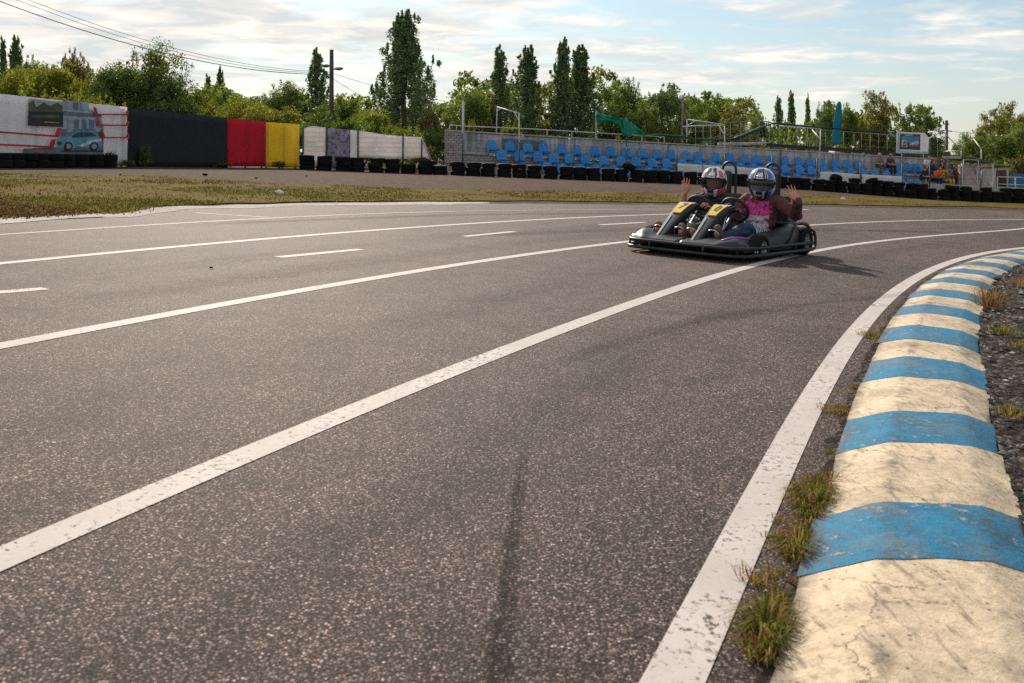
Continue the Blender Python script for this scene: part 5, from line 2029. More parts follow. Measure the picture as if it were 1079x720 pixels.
pole_thing(349.4, 52.5, 54, .14, 'tall dark utility pole with two small lamps beside the thin split poplar', lamp=[(357, 72.5), (343, 69.5)])
pole_thing(997.4, 127, 80, .15, 'distant dark lattice pole with a cross arm right of the picture board', arms=[(992, 137.5, 1003, 138.5), (995, 131, 1000, 131)])


def wire(a, b, sag, label, r=.014):
    pts = []
    for k in range(25):
        t_ = k / 24
        p = a.lerp(b, t_); p.z -= sag * 4 * t_ * (1 - t_)
        pts.append(p)
    m_ = MB(); m_.tube(pts, r, 5)
    o_ = m_.build('power_cable', M_DARKBEAM, None, True)
    tag(o_, label, 'cable', 'power cables of the utility pole')


PT = lambda v: W(349.4, v, 53.8)
wire(W(-60, -22, 34), PT(78.5), .9, 'thick lower power cable from the top left corner to the utility pole', .020)
wire(W(-10, -16, 34), PT(76), .75, 'upper thin power cable running into the feathery tree', .011)
wire(W(-22, -16, 34), PT(77), .82, 'lower thin power cable running into the feathery tree', .011)
wire(PT(77), W(520, 112, 62), .35, 'upper power cable from the utility pole to the sparse poplar', .013)
wire(PT(82), W(430, 118, 60), .3, 'lower power cable from the utility pole down to the tallest poplar', .013)
wire(W(1000, 138.4, 80), W(1120, 141, 80), .2, 'power cable leaving the lattice pole to the right', .016)

# ------------------------------------------------------------------ kiosk, canopy, graffiti wall, blue fence at the open end
def kx(u, v, D): return W(u, v, D)
def kbox(mb_, u0, u1, vt, D0, D1, zb=None, mi=0, slope=0):
    a, b = W(u0, vt, D0), W(u1, vt + slope, D0)
    c, d = a + Vector((0, D1 - D0, 0)), b + Vector((0, D1 - D0, 0))
    z = zb if zb is not None else min(zt(a.x, a.y), zt(b.x, b.y)) - .1
    lo = lambda q: Vector((q.x, q.y, z))
    mb_.hexa([lo(a), lo(b), lo(d), lo(c)], [a, b, d, c], mi)


KD = 56
t = empty('kiosk', ground_at(1055, KD), 'small cream kiosk with a dark brown door at the open end of the stand', 'kiosk')
m = MB(); kbox(m, 1046, 1063, 177, KD, KD + 2.2); kid(m, 'wall', pm('cream_render', (.52, .47, .38), (.40, .36, .30), 2, rough=.85), t)
m = MB(); a = W(1045, 176.2, KD - .12); b = W(1064.5, 176.6, KD - .12)
m.hexa([a, b, b + Vector((0, 2.5, 0)), a + Vector((0, 2.5, 0))], [q + Vector((0, 0, .09)) for q in (a, b, b + Vector((0, 2.5, 0)), a + Vector((0, 2.5, 0)))]); kid(m, 'roof', M_DARKBEAM, t)
m = MB(); kbox(m, 1050, 1060.5, 179.5, KD - .05, KD - .004); kid(m, 'door', pm('dark_brown_door', (.085, .025, .022), (.06, .02, .018), 3, rough=.5), t)
t = empty('shelter', ground_at(1030, KD - 1), 'low dark roofed shelter between the stand and the cream kiosk', 'shelter')
m = MB(); a, b = W(1013, 167.5, KD - 2), W(1047, 172.6, KD - 2)
d = Vector((0, 2.4, 0)); m.hexa([a, b, b + d, a + d], [q + Vector((0, 0, .16)) for q in (a, b, b + d, a + d)]); kid(m, 'roof', pm('dark_sheet_roof', (.045, .05, .055), (.07, .075, .08), 4, rough=.7), t)
for u in (1014, 1030, 1046):
    m = MB(); p = W(u, 168 + (u - 1013) * .15, KD - 1.6); m.tube([Vector((p.x, p.y, zt(p.x, p.y) - .1)), p], .05, 8); kid(m, 'post', M_PIPE, t, True)
m = MB(); kbox(m, 1034, 1046, 180, KD - .5, KD - .3); kid(m, 'wall', M_PALECONC, t)
def m_graf():
    t_ = NT('graffiti_render')
    v = t_.coord(); n = t_.noise(v, 2.4, 5, .7, dist=1.5); b_ = t_.noise(v, 6, 4, .7)
    col = t_.ramp(n, [(.36, (.10, .08, .09)), (.44, (.38, .30, .29)), (.54, (.45, .36, .34)), (.60, (.30, .15, .15)), (.68, (.40, .37, .36))], 'LINEAR')
    return t_.pbr(t_.mix(t_.ramp(b_, [(.3, .4), (.5, 0.)]), col, (.1, .08, .08)), .85)
m = MB(); kbox(m, 1012, 1033, 173.6, 54.4, 54.7, slope=.8)
o = m.build('graffiti_wall', m_graf()); tag(o, 'short wall of pinkish graffiti beside the end of the stand', 'wall')
t = empty('blue_fence', ground_at(1072, 55), 'blue sheet fence with a white rail at the far right', 'fence')
m = MB(); kbox(m, 1064.5, 1100, 184, 55, 55.06, slope=-1); kid(m, 'sheet', pm('blue_sheet_metal', (.012, .13, .26), (.01, .10, .20), 3, rough=.5), t)
m = MB()
for a, b in (((1051, 186.5), (1090, 187.5)), ((1051, 194), (1090, 195.5))): m.tube([W(a[0], a[1], 53.5), W(b[0], b[1], 53.5)], .03, 6)
for u in (1051, 1070, 1086):
    p = W(u, 187, 53.5); m.tube([Vector((p.x, p.y, zt(p.x, p.y) - .1)), p], .03, 6)
kid(m, 'rail', M_PIPE, t, True)
t = empty('white_railing', ground_at(1024, 53), 'white pipe railing before the graffiti wall', 'railing')
for pts in ([(1015, 190, 52.5), (1015.5, 168.5, 52.5), (1031, 168.8, 52.5), (1031, 190, 52.5)], [(1034.5, 195, 52.5), (1034.5, 180, 52.5), (1041, 180, 52.5), (1041, 195, 52.5)]):
    m = MB(); m.tube([W(*q) for q in pts], .028, 6); kid(m, 'frame', M_PIPE, t, True)
# ------------------------------------------------------------------ the two-seater kart
M_KPL = pm('kart_dark_plastic', (.010, .014, .016), (.020, .025, .027), 9, rough=.44, bump=.08, bscale=60, Specular_IOR_Level=.35)
M_KFAIR = pm('kart_grey_fairing', (.026, .031, .033), (.012, .015, .017), 9, rough=.40, bump=.08, bscale=50, Specular_IOR_Level=.35)
M_KTUBE = pm('kart_black_tube', (.010, .014, .015), (.018, .024, .026), 12, rough=.45, Specular_IOR_Level=.3)
M_KSEAT = pm('kart_seat_black', (.014, .014, .016), (.022, .022, .024), 9, rough=.6)
M_CHROME = pm('kart_bright_metal', (.42, .42, .42), (.30, .30, .31), 12, rough=.3, metal=.9)
M_PLATE = pm('kart_number_yellow', (.78, .56, .03), (.68, .48, .03), 9, rough=.45)
M_PLRED = pm('kart_number_red', (.50, .04, .02), rough=.5)
M_BLK = pm('kart_number_black', (.012, .012, .012), rough=.5)
M_RIM = pm('kart_rim_metal', (.50, .50, .48), (.36, .36, .35), 9, rough=.4, metal=.3)
M_PURPLE = pm('kart_purple_flash', (.30, .05, .28), (.22, .04, .22), 6, rough=.4)
M_ENG = pm('kart_engine_metal', (.05, .05, .052), (.10, .10, .10), 15, rough=.5, metal=.4)
M_SILV = pm('kart_silver_band_highlight', (.50, .52, .53), (.40, .42, .43), 8, rough=.35)  # silver of the nose band and of the painted sky highlight

XS, XS2 = .275, -.25
N1, N2 = .262, -.115
KC = Vector((2.09, 9.37, 0))
KH = R(180 - 40)
kart = empty('go_kart', (KC.x, KC.y, zt(KC.x, KC.y)), 'dark grey two-seater go-kart with numbered yellow plates carrying two waving drivers', 'go-kart')
KM = Matrix.Rotation(R(2.0), 4, 'Y') @ Matrix.Rotation(KH, 4, 'Z')
kart.rotation_euler = KM.to_euler()


def kb(mb_, name, mat, parent=None, smooth=False, fixn=True):
    o = mb_.build(name, mat, parent or kart, smooth, fixn)
    return o


def arc_pts(pts, per=6):
    return catmull([Vector(p) for p in pts], per)


# perimeter rails
RAIL = [(-.655, -.72), (-.665, -.3), (-.67, .35), (-.668, .70), (-.635, .825), (-.53, .885), (-.2, .905), (.2, .905), (.48, .885), (.61, .80), (.66, .62), (.67, .35), (.665, -.3), (.655, -.72)]
m = MB()
for z, dr in ((.055, 0), (.120, -.012)):
    pts = arc_pts([(x_ * (1 + dr), y_ + (dr if y_ > .5 else 0), z) for x_, y_ in RAIL], 5)
    m.tube(pts, .0165, 10)
for x_, y_ in ((-.665, -.3), (-.668, .30), (-.60, .80), (-.30, .90), (.30, .90), (.60, .80), (.668, .30), (.665, -.3)):
    m.tube([(x_, y_, .055), (x_ * .99, y_, .120)], .011, 8)
kb(m, 'bumper_rail', M_KTUBE, None, True)
for x_ in (-.50, -.44):
    pass
# small bright bolts on the front corner
for yy_, xx_ in ((.60, -.664), (.56, -.666), (.42, -.672)):
    m = MB(); m.ball((xx_ * 1.02, yy_, .088), (.011, .011, .011), n=10); kb(m, 'bolt', M_CHROME, None, True)

# rear guard
m = MB()
for sg in (-1, 1):
    m.tube(arc_pts([(sg * .655, -.58, .06), (sg * .665, -.73, .065), (sg * .655, -.775, .13), (sg * .645, -.775, .205), (sg * .60, -.765, .245), (sg * .35, -.76, .25)], 6), .015, 10)
m.tube([(-.66, -.75, .12), (.66, -.75, .12)], .015, 10)
m.tube([(-.64, -.775, .20), (.64, -.775, .20)], .013, 10)
m.tube(arc_pts([(-.66, -.12, .12), (-.62, -.34, .28), (-.60, -.46, .315), (-.58, -.62, .315)], 5), .013, 10)
m.tube(arc_pts([(.66, -.12, .12), (.62, -.34, .28), (.60, -.46, .315), (.58, -.62, .315)], 5), .013, 10)
kb(m, 'rear_guard', M_KTUBE, None, True)

# chassis
m = MB()
for x_ in (-.5, -.02, .02, .5):
    m.tube([(x_, -.75, .07), (x_, .75, .07)], .015, 8)
for y_ in (-.7, -.2, .3, .7):
    m.tube([(-.6, y_, .07), (.6, y_, .07)], .013, 8)
m.box((0, .12, .045), (1.12, 1.25, .008))
kb(m, 'chassis', M_KTUBE, None, False)

# front fairing: two joined shells with a hump over each front wheel
m = MB()
rings = []
NX = 61
for i in range(NX):
    x_ = -.63 + 1.26 * i / (NX - 1)
    ax_ = abs(x_)
    hump = math.exp(-((ax_ - .50) / .12) ** 2)
    seam = math.exp(-(x_ / .012) ** 2)
    edge = smooth((ax_ - .55) / .08)
    mid = math.exp(-((ax_ - .25) / .10) ** 2)
    yf = .875 - .10 * smooth((ax_ - .40) / .23) - .02 * seam - .03 * edge
    z1 = .132 - .015 * seam
    hump *= .55 if x_ > 0 else .32
    h2 = .155 + .075 * hump - .02 * seam - .04 * edge + .010 * mid
    h3 = .168 + .090 * hump - .02 * seam - .05 * edge + .016 * mid
    y2 = yf - .085 + .02 * hump
    y3 = .60
    y4 = .47
    rings.append([Vector(q) for q in [(x_, yf - .02, .085), (x_, yf + .006, .115), (x_, yf, z1), (x_, yf - .03, z1 + .022 + .02 * hump), (x_, y2, h2), (x_, (y2 + y3) / 2, (h2 + h3) / 2 + .012), (x_, y3, h3), (x_, y4, h3 - .015), (x_, y4 - .03, .12), (x_, y4 - .03, .085)]])
m.loft(rings)
kb(m, 'front_fairing', M_KFAIR, None, 50)
# purple flash along the kart's left wheel cover
m = MB()
rr_ = []
for i in range(16):
    t_ = i / 15
    y_ = .77 - .30 * t_
    x_ = -.43 - .12 * t_
    z_ = .172 + .020 * math.sin(t_ * 2.4) + .008
    hw = .013 * math.sin(math.pi * min(1, t_ * .9 + .1)) + .003
    rr_.append([Vector((x_ - .012, y_, z_ - hw)), Vector((x_, y_, z_ + hw)), Vector((x_ + .02, y_, z_ + hw)), Vector((x_ + .01, y_, z_ - hw))])
m.loft(rr_)
kb(m, 'purple_flash', M_PURPLE, None, True)

# side pods
for sx_ in (-1, 1):
    m = MB(); rings = []
    for k in range(13):
        t_ = k / 12
        y_ = .52 - .98 * t_
        top_ = .20 + .055 * math.sin(t_ * math.pi * .55 + .15) - .05 * max(0, .12 - t_) / .12 + .05 * smooth((t_ - .55) / .45)
        xo = .635 - .015 * math.sin(t_ * 5) - .035 * smooth((t_ - .75) / .25)
        xi = .47
        rings.append([Vector((sx_ * a, y_, z)) for a, z in ((xo - .03, .065), (xo, .09), (xo, top_ * .72), (xo - .025, top_ * .93), (xo - .07, top_), (xi + .04, top_ + .005), (xi, top_ - .02), (xi, .065))])
    m.loft(rings)
    kb(m, 'side_pod', M_KPL, None, 50)


def wheel(x_, y_, r_, w_, label=None):
    s_ = -1 if x_ < 0 else 1
    wo = bpy.data.objects.new('wheel', None); wo.empty_display_size = .1; C.objects.link(wo); wo.parent = kart
    wo.location = (x_, y_, r_)
    Mx = Matrix.Rotation(R(90) * s_, 4, 'Y')
    h = w_ / 2
    m_ = MB()
    m_.lathe([(r_ * .56, -h * .8), (r_ * .62, -h), (r_ * .86, -h * .98), (r_ * .96, -h * .82), (r_, -h * .5), (r_, h * .5), (r_ * .96, h * .82), (r_ * .86, h * .98), (r_ * .62, h), (r_ * .56, h * .8)], 32, Mx, closed=True)
    m_.build('tyre', M_RUB, wo, 40)
    m_ = MB()
    m_.lathe([(.0, h * .35), (r_ * .18, h * .4), (r_ * .2, h * .62), (r_ * .30, h * .55), (r_ * .40, h * .30), (r_ * .50, h * .36), (r_ * .57, h * .85), (r_ * .60, h * .80), (r_ * .56, h * .3), (r_ * .5, -h * .3), (0, -h * .3)], 24, Mx)
    for k in range(3):
        a = 2 * math.pi * k / 3
        m_.lathe([(0, h * .8), (r_ * .06, h * .78), (r_ * .06, h * .4), (0, h * .4)], 8, Mx @ Matrix.Translation((r_ * .2 * math.cos(a), r_ * .2 * math.sin(a), 0)))
    m_.build('rim', M_RIM, wo, 40)


wheel(-.61, .40, .118, .12); wheel(.605, .40, .118, .12)
wheel(-.565, -.60, .138, .17); wheel(.565, -.60, .138, .17)
# wheel arch shadowed inner guards, fuel tank, engine
m = MB(); m.box((0, -.66, .20), (.52, .30, .20), bev=.02); m.box((-.12, -.66, .335), (.18, .22, .08), bev=.015); m.box((.2, -.64, .32), (.16, .2, .06), bev=.015)
for k in range(6): m.box((-.12, -.66, .34 + .012 * k), (.20, .24, .005))
m.tube(arc_pts([(-.2, -.6, .3), (-.36, -.62, .33), (-.44, -.72, .30)], 5), .035, 10)
m.lathe([(.0, .0), (.06, .0), (.065, .02), (.065, .09), (.05, .10), (0, .10)], 16, Matrix.Translation((-.30, -.62, .30)))
kb(m, 'engine', M_ENG, None, 40)
m = MB()
for x_ in (-.32, .32):
    pts = [(x_ * 1.0, -.50, .30), (x_ * 1.55, -.50, .30), (x_ * 1.9, -.60, .31), (x_ * 1.9, -.72, .26)]
    m.tube(arc_pts(pts, 5), .02, 8)
m.tube([(-.55, -.60, .138), (.55, -.60, .138)], .02, 10)
kb(m, 'rear_axle', M_ENG, None, True)


def text_mesh(body, size, extr):
    cu = bpy.data.curves.new('glyph', 'FONT')
    cu.body = body; cu.size = size; cu.extrude = extr; cu.align_x = 'CENTER'; cu.align_y = 'CENTER'
    cu.shear = .25
    cu.offset = .0015
    o = bpy.data.objects.new('glyph', cu); C.objects.link(o)
    dg = bpy.context.evaluated_depsgraph_get(); dg.update()
    me = bpy.data.meshes.new_from_object(o.evaluated_get(dg))
    vs = [v.co.copy() for v in me.vertices]; fs = [list(p.vertices) for p in me.polygons]
    bpy.data.objects.remove(o); bpy.data.meshes.remove(me)
    return vs, fs


def nose(x0, digit):
    no = bpy.data.objects.new('nose_cone', None); no.empty_display_size = .1; C.objects.link(no); no.parent = kart
    no.location = (x0, .5, .3)
    off = Vector((x0, .5, .3))
    cl = [(.83, .115, .030, .03), (.80, .145, .042, .055), (.68, .230, .056, .078), (.54, .325, .070, .100), (.42, .402, .086, .110), (.33, .450, .098, .100), (.26, .472, .102, .080), (.19, .472, .096, .060), (.15, .458, .072, .035)]
    fine_ = catmull([Vector((a, b, 0)) for a, b, _, _ in cl], 4)
    wd = catmull([Vector((c, d, 0)) for _, _, c, d in cl], 4)
    rings, frames = [], []
    for i, (q, wv) in enumerate(zip(fine_, wd)):
        d = fine_[min(i + 1, len(fine_) - 1)] - fine_[max(i - 1, 0)]
        d = Vector((0, d.x, d.y)).normalized()
        up_ = Vector((1, 0, 0)).cross(d).normalized()
        if up_.z < 0: up_ = -up_
        p = Vector((x0, q.x, q.y))
        w_, h_ = wv.x, wv.y
        frames.append((p, d, up_, w_))
        X = Vector((1, 0, 0))
        ring = []
        for a, b in ((-.55, 0), (-.82, -.03), (-1.0, -.22), (-.98, -.5), (-.75, -.9), (-.3, -1), (.3, -1), (.75, -.9), (.98, -.5), (1.0, -.22), (.82, -.03), (.55, 0)):
            ring.append(p + X * w_ * a + up_ * h_ * b - off)
        rings.append(ring)
    m_ = MB(); m_.loft(rings); m_.build('cowl', M_KPL, no, 38)
    # the painted sky highlight over the upper edge comes after the plate
    # the number plate lies on the upper face: yellow with a red rim and the numeral
    def on_top(t_, a, lift):
        i = t_ * (len(frames) - 1); k = int(i); f = i - k
        k2 = min(k + 1, len(frames) - 1)
        p = frames[k][0].lerp(frames[k2][0], f); u_ = frames[k][2].lerp(frames[k2][2], f).normalized(); w_ = frames[k][3] * (1 - f) + frames[k2][3] * f
        return p + Vector((1, 0, 0)) * w_ * a + u_ * lift - off
    m_ = MB()
    def patch(t0, t1, a0, a1, b0, b1, l0, l1, mi):
        n = 8
        rr2 = []
        for j in range(n + 1):
            s_ = j / n
            t_ = t0 + (t1 - t0) * s_
            aL, aR = a0 + (b0 - a0) * s_, a1 + (b1 - a1) * s_
            rr2.append([on_top(t_, aL, l0), on_top(t_, aR, l0), on_top(t_, aR, l1), on_top(t_, aL, l1)])
        m_.loft(rr2, mi)
    patch(.443, .699, -.56, .50, -.735, .735, -.002, .004, 1)
    patch(.455, .697, -.50, .52, -.68, .74, .0045, .007, 0)
    c = on_top(.580, 0.03, .0075); d = (on_top(.62, 0, .0075) - on_top(.51, 0, .0075)).normalized()
    u_ = Vector((1, 0, 0)).cross(d).normalized()
    # seen from the front the numeral's top lies towards the driver
    if u_.z < 0: u_ = -u_
    Xr = d.cross(u_).normalized()
    vs, fs = text_mesh(digit, .105, .001)
    m_.add([c + Xr * v.x + d * v.y * 1.35 + u_ * (v.z + .0012) for v in vs], fs, 2)
    m_.build('number_plate', [M_PLATE, M_PLRED, M_BLK], no, False)
    m_ = MB(); patch(.70, .80, -.78, .80, -.80, .82, -.001, .004, 0); m_.build('silver_band', M_SILV, no, 30)
    m_ = MB(); patch(.12, .42, .30, .62, .42, .74, -.001, .003, 0); m_.build('painted_highlight', M_SILV, no, 30)  # sky reflection along the cowl's edge, put in as silver colour
    # strut and steering column
    m_ = MB(); m_.tube([Vector((x0 - .075, .31, .41)) - off, Vector((x0 - .085, .44, .16)) - off], .012, 8)
    m_.tube([Vector((x0 + .075, .31, .41)) - off, Vector((x0 + .085, .44, .16)) - off], .012, 8); m_.build('strut', M_CHROME, no, True)


nose(N1, '7')
nose(N2, '0')


def steering(x0):
    so = bpy.data.objects.new('steering_wheel', None); so.empty_display_size = .1; C.objects.link(so); so.parent = kart
    so.location = (x0, .06, .432)
    nrm = Vector((0, -.80, .60)).normalized()
    a = Vector((1, 0, 0)); b = nrm.cross(a)
    m_ = MB(); m_.tube([(a * math.cos(t_) + b * math.sin(t_)) * .132 for t_ in [2 * math.pi * k / 40 for k in range(40)]], .0155, 10, closed=True); m_.build('rim', M_KSEAT, so, True)
    m_ = MB()
    for t_ in (math.pi * .5, math.pi * 1.17, math.pi * 1.83):
        m_.tube([nrm * -.02, (a * math.cos(t_) + b * math.sin(t_)) * .14], .010, 8)
    m_.ball((nrm * -.015), (.045, .045, .02), n=14); m_.build('spokes', M_KTUBE, so, True)
    m_ = MB(); m_.tube([nrm * -.02, Vector((0, .36, -.30))], .012, 8); m_.build('steering_column', M_CHROME, so, True)


steering(N1 - .03); steering(N2 - .03)


def bucket(x0):
    so = bpy.data.objects.new('bucket_seat', None); so.empty_display_size = .1; C.objects.link(so); so.parent = kart
    so.location = (x0, -.3, .1)
    path = [(.10, .02), (.0, -.02), (-.10, -.02), (-.17, .02), (-.20, .12), (-.225, .25), (-.245, .38), (-.26, .47)]
    rings = []
    for i, (y_, z_) in enumerate(catmull([Vector((a, b, 0)) for a, b in path], 3) and [(q.x, q.y) for q in catmull([Vector((a, b, 0)) for a, b in path], 3)]):
        t_ = i / 21
        w_ = .20 + .01 * math.sin(t_ * 6)
        wing = .09 * (1 - .35 * t_)
        pts = [(-w_ - .012, wing), (-w_, wing * .5), (-w_ * .85, .0), (0, -.012), (w_ * .85, .0), (w_, wing * .5), (w_ + .012, wing)]
        d = Vector((0, 1, .0)) if t_ > .5 else Vector((0, .2, 1))
        d = Vector((0, smooth(t_ * 1.8), 1 - smooth(t_ * 1.8))).normalized()
        inner = [Vector((a, y_, z_)) + d * b for a, b in pts]
        outer = [q - d * .015 - Vector((0, 0, 0)) for q in reversed(inner)]
        rings.append(inner + outer)
    m_ = MB(); m_.loft(rings); m_.build('shell', M_KSEAT, so, 50)
    m_ = MB(); m_.box((.045, -.325, .555), (.115, .06, .30), Matrix.Rotation(R(-4), 3, 'X'), bev=.029); m_.build('headrest', M_KSEAT, so, 50)


bucket(XS); bucket(XS2)
for x0 in (XS + .055, XS2 + .06):
    m = MB()
    pts = [(-.105, -.66, .10), (-.105, -.655, .45), (-.105, -.65, .76)] + [(.105 * math.cos(math.pi - a), -.65, .79 + .10 * math.sin(a)) for a in [math.pi * k / 8 for k in range(9)]] + [(.105, -.65, .76), (.105, -.655, .45), (.105, -.66, .10)]
    m.tube([(x0 + a * .82, b, c + .006) for a, b, c in pts], .0145, 10)
    m.tube([(x0 - .105, -.655, .5), (x0 + .105, -.655, .5)], .012, 8)
    kb(m, 'roll_hoop', M_KTUBE, None, True)
# pedals and foot rests
for x0 in (N1, N2):
    for s_ in (-1, 1):
        m = MB()
        m.tube(arc_pts([(x0 + s_ * .06, .60, .16), (x0 + s_ * .07, .63, .235), (x0 + s_ * .12, .635, .255), (x0 + s_ * .17, .63, .235), (x0 + s_ * .18, .60, .16)], 5), .007, 8)
        kb(m, 'pedal', M_CHROME, None, True)

# a touch longer and narrower
KSX, KSY = .935, 1.02
for ch in list(kart.children):
    if ch.type == 'MESH':
        for v_ in ch.data.vertices:
            v_.co.x *= KSX; v_.co.y *= KSY
    else:
        if ch.name.split('.')[0] in ('wheel',):
            ch.location.x *= KSX
        ch.location.y *= KSY

# ------------------------------------------------------------------ the two drivers
M_SKIN = pm('skin', (.50, .25, .17), (.42, .19, .13), 14, rough=.5, Subsurface_Weight=.08)
M_EYE = pm('eye', (.03, .025, .02), rough=.2)


def m_hoodie(cx):
    t_ = NT('maroon_printed_hoodie')
    c = t_.coord()
    sp = t_.n('SeparateXYZ'); t_.set(sp.inputs[0], c)
    X, Y, Z = sp.outputs
    n1 = t_.noise(t_.coord(scale=(1, 1, 1)), 22, 3, .5)
    n2 = t_.noise(c, 45, 4, .6)
    cloth = t_.mix(t_.ramp(n2, [(.3, 0.), (.7, 1.)]), (.066, .018, .022), (.105, .030, .034))
    xr = t_.math('ABSOLUTE', t_.math('SUBTRACT', X, cx + .02))
    wob = t_.math('MULTIPLY', t_.math('SUBTRACT', n1, .5), .10)
    # big pink lettering across the chest: blobs with dark counters
    zz_ = t_.math('ADD', Z, wob)
    band = t_.math('MULTIPLY', t_.math('GREATER_THAN', zz_, .385), t_.math('LESS_THAN', zz_, .525))
    wid = t_.math('LESS_THAN', t_.math('ADD', xr, wob), .165)
    front = t_.math('GREATER_THAN', Y, -.26)
    pinkm = t_.math('MULTIPLY', t_.math('MULTIPLY', band, wid), front)
    counter = t_.noise(t_.coord(scale=(1.6, .3, .8)), 26, 2, .4, dist=.8)
    pinkm = t_.math('MULTIPLY', pinkm, t_.ramp(counter, [(.44, 0.), (.47, 1.)]))
    col = t_.mix(pinkm, cloth, (.52, .045, .24))
    band2 = t_.math('MULTIPLY', t_.math('GREATER_THAN', zz_, .20), t_.math('LESS_THAN', zz_, .385))
    pic = t_.math('MULTIPLY', t_.math('MULTIPLY', band2, t_.math('LESS_THAN', t_.math('ADD', xr, wob), .14)), front)
    n3 = t_.noise(c, 15, 3, .55, dist=.7)
    pcol = t_.ramp(n3, [(.0, (.05, .10, .36)), (.40, (.07, .11, .40)), (.44, (.36, .34, .36)), (.52, (.50, .44, .30)), (.56, (.36, .34, .38)), (.62, (.70, .07, .36))], 'CONSTANT')
    col = t_.mix(pic, col, pcol)
    return t_.pbr(col, .85, 0, t_.bump(t_.noise(c, 30, 5, .6), .35, .01))


def m_jeans(stripes):
    t_ = NT('blue_jeans')
    c = t_.coord(); n = t_.noise(c, 25, 5, .65)
    col = t_.mix(t_.ramp(n, [(.3, 0.), (.7, 1.)]), (.010, .020, .045), (.025, .048, .09))
    if stripes:
        sp = t_.n('SeparateXYZ'); t_.set(sp.inputs[0], c)
        w_ = t_.math('SINE', t_.math('MULTIPLY', sp.outputs[1], 170.0))
        on = t_.math('MULTIPLY', t_.math('GREATER_THAN', w_, 0.0), t_.math('MULTIPLY', t_.math('LESS_THAN', sp.outputs[1], .13), t_.math('LESS_THAN', sp.outputs[0], -.31)))
        col = t_.mix(on, col, (.50, .55, .62))
    return t_.pbr(col, .85, 0, t_.bump(n, .3, .006))


def m_cloth(name, a, b):
    t_ = NT(name); c = t_.coord(); n = t_.noise(c, 20, 5, .6)
    return t_.pbr(t_.mix(t_.ramp(n, [(.3, 0.), (.7, 1.)]), a, b), .85, 0, t_.bump(t_.noise(c, 34, 5, .6), .35, .01))


def hand(mb_, wr, u_, side, nrm, curl=.15, spread=.16, sc=1.0):
    """palm, four fingers of different lengths with bent knuckles, a thumb leaving the side of the palm"""
    wr, u_, side, nrm = Vector(wr), Vector(u_).normalized(), Vector(side).normalized(), Vector(nrm).normalized()
    side = (side - u_ * side.dot(u_)).normalized(); nrm = u_.cross(side) * (1 if u_.cross(side).dot(nrm) > 0 else -1)
    kn = []
    for k, (o, L) in enumerate(((.032, .086), (.011, .092), (-.010, .088), (-.030, .080))):
        p = wr + (u_ * L + side * o) * sc
        kn.append(p)
        mb_.capsule(wr + (u_ * .012 + side * o * .62) * sc, .0145 * sc, p, .0125 * sc, 10)
    mb_.capsule(wr + (u_ * .03 + side * -.022 + nrm * .004) * sc, .016 * sc, wr + (u_ * .07 + side * .022 + nrm * .003) * sc, .014 * sc, 10)
    for k, (p, o, segs) in enumerate(zip(kn, (.032, .011, -.010, -.030), ((.040, .025, .020), (.044, .028, .021), (.041, .026, .020), (.032, .020, .017)))):
        d = (u_ + side * (o / .032) * spread).normalized()
        r_ = (.0092, .0094, .0090, .0080)[k] * sc
        for j, L in enumerate(segs):
            ang = curl * (.5 + j * .8)
            d2 = (d * math.cos(ang) + nrm * math.sin(ang)).normalized()
            q = p + d2 * L * sc
            mb_.capsule(p, r_, q, r_ * .92, 10)
            p, d, r_ = q, d2, r_ * .93
    b0 = wr + (u_ * .022 + side * .022 + nrm * .006) * sc
    b1 = b0 + (side * .030 + u_ * .030 + nrm * .012) * sc
    b2 = b1 + (side * .016 + u_ * .030 + nrm * .006) * sc
    b3 = b2 + (side * .006 + u_ * .024 + nrm * .004) * sc
    mb_.capsule(b0, .015 * sc, b1, .0118 * sc, 10); mb_.capsule(b1, .0118 * sc, b2, .0102 * sc, 10); mb_.capsule(b2, .0102 * sc, b3, .0085 * sc, 10)


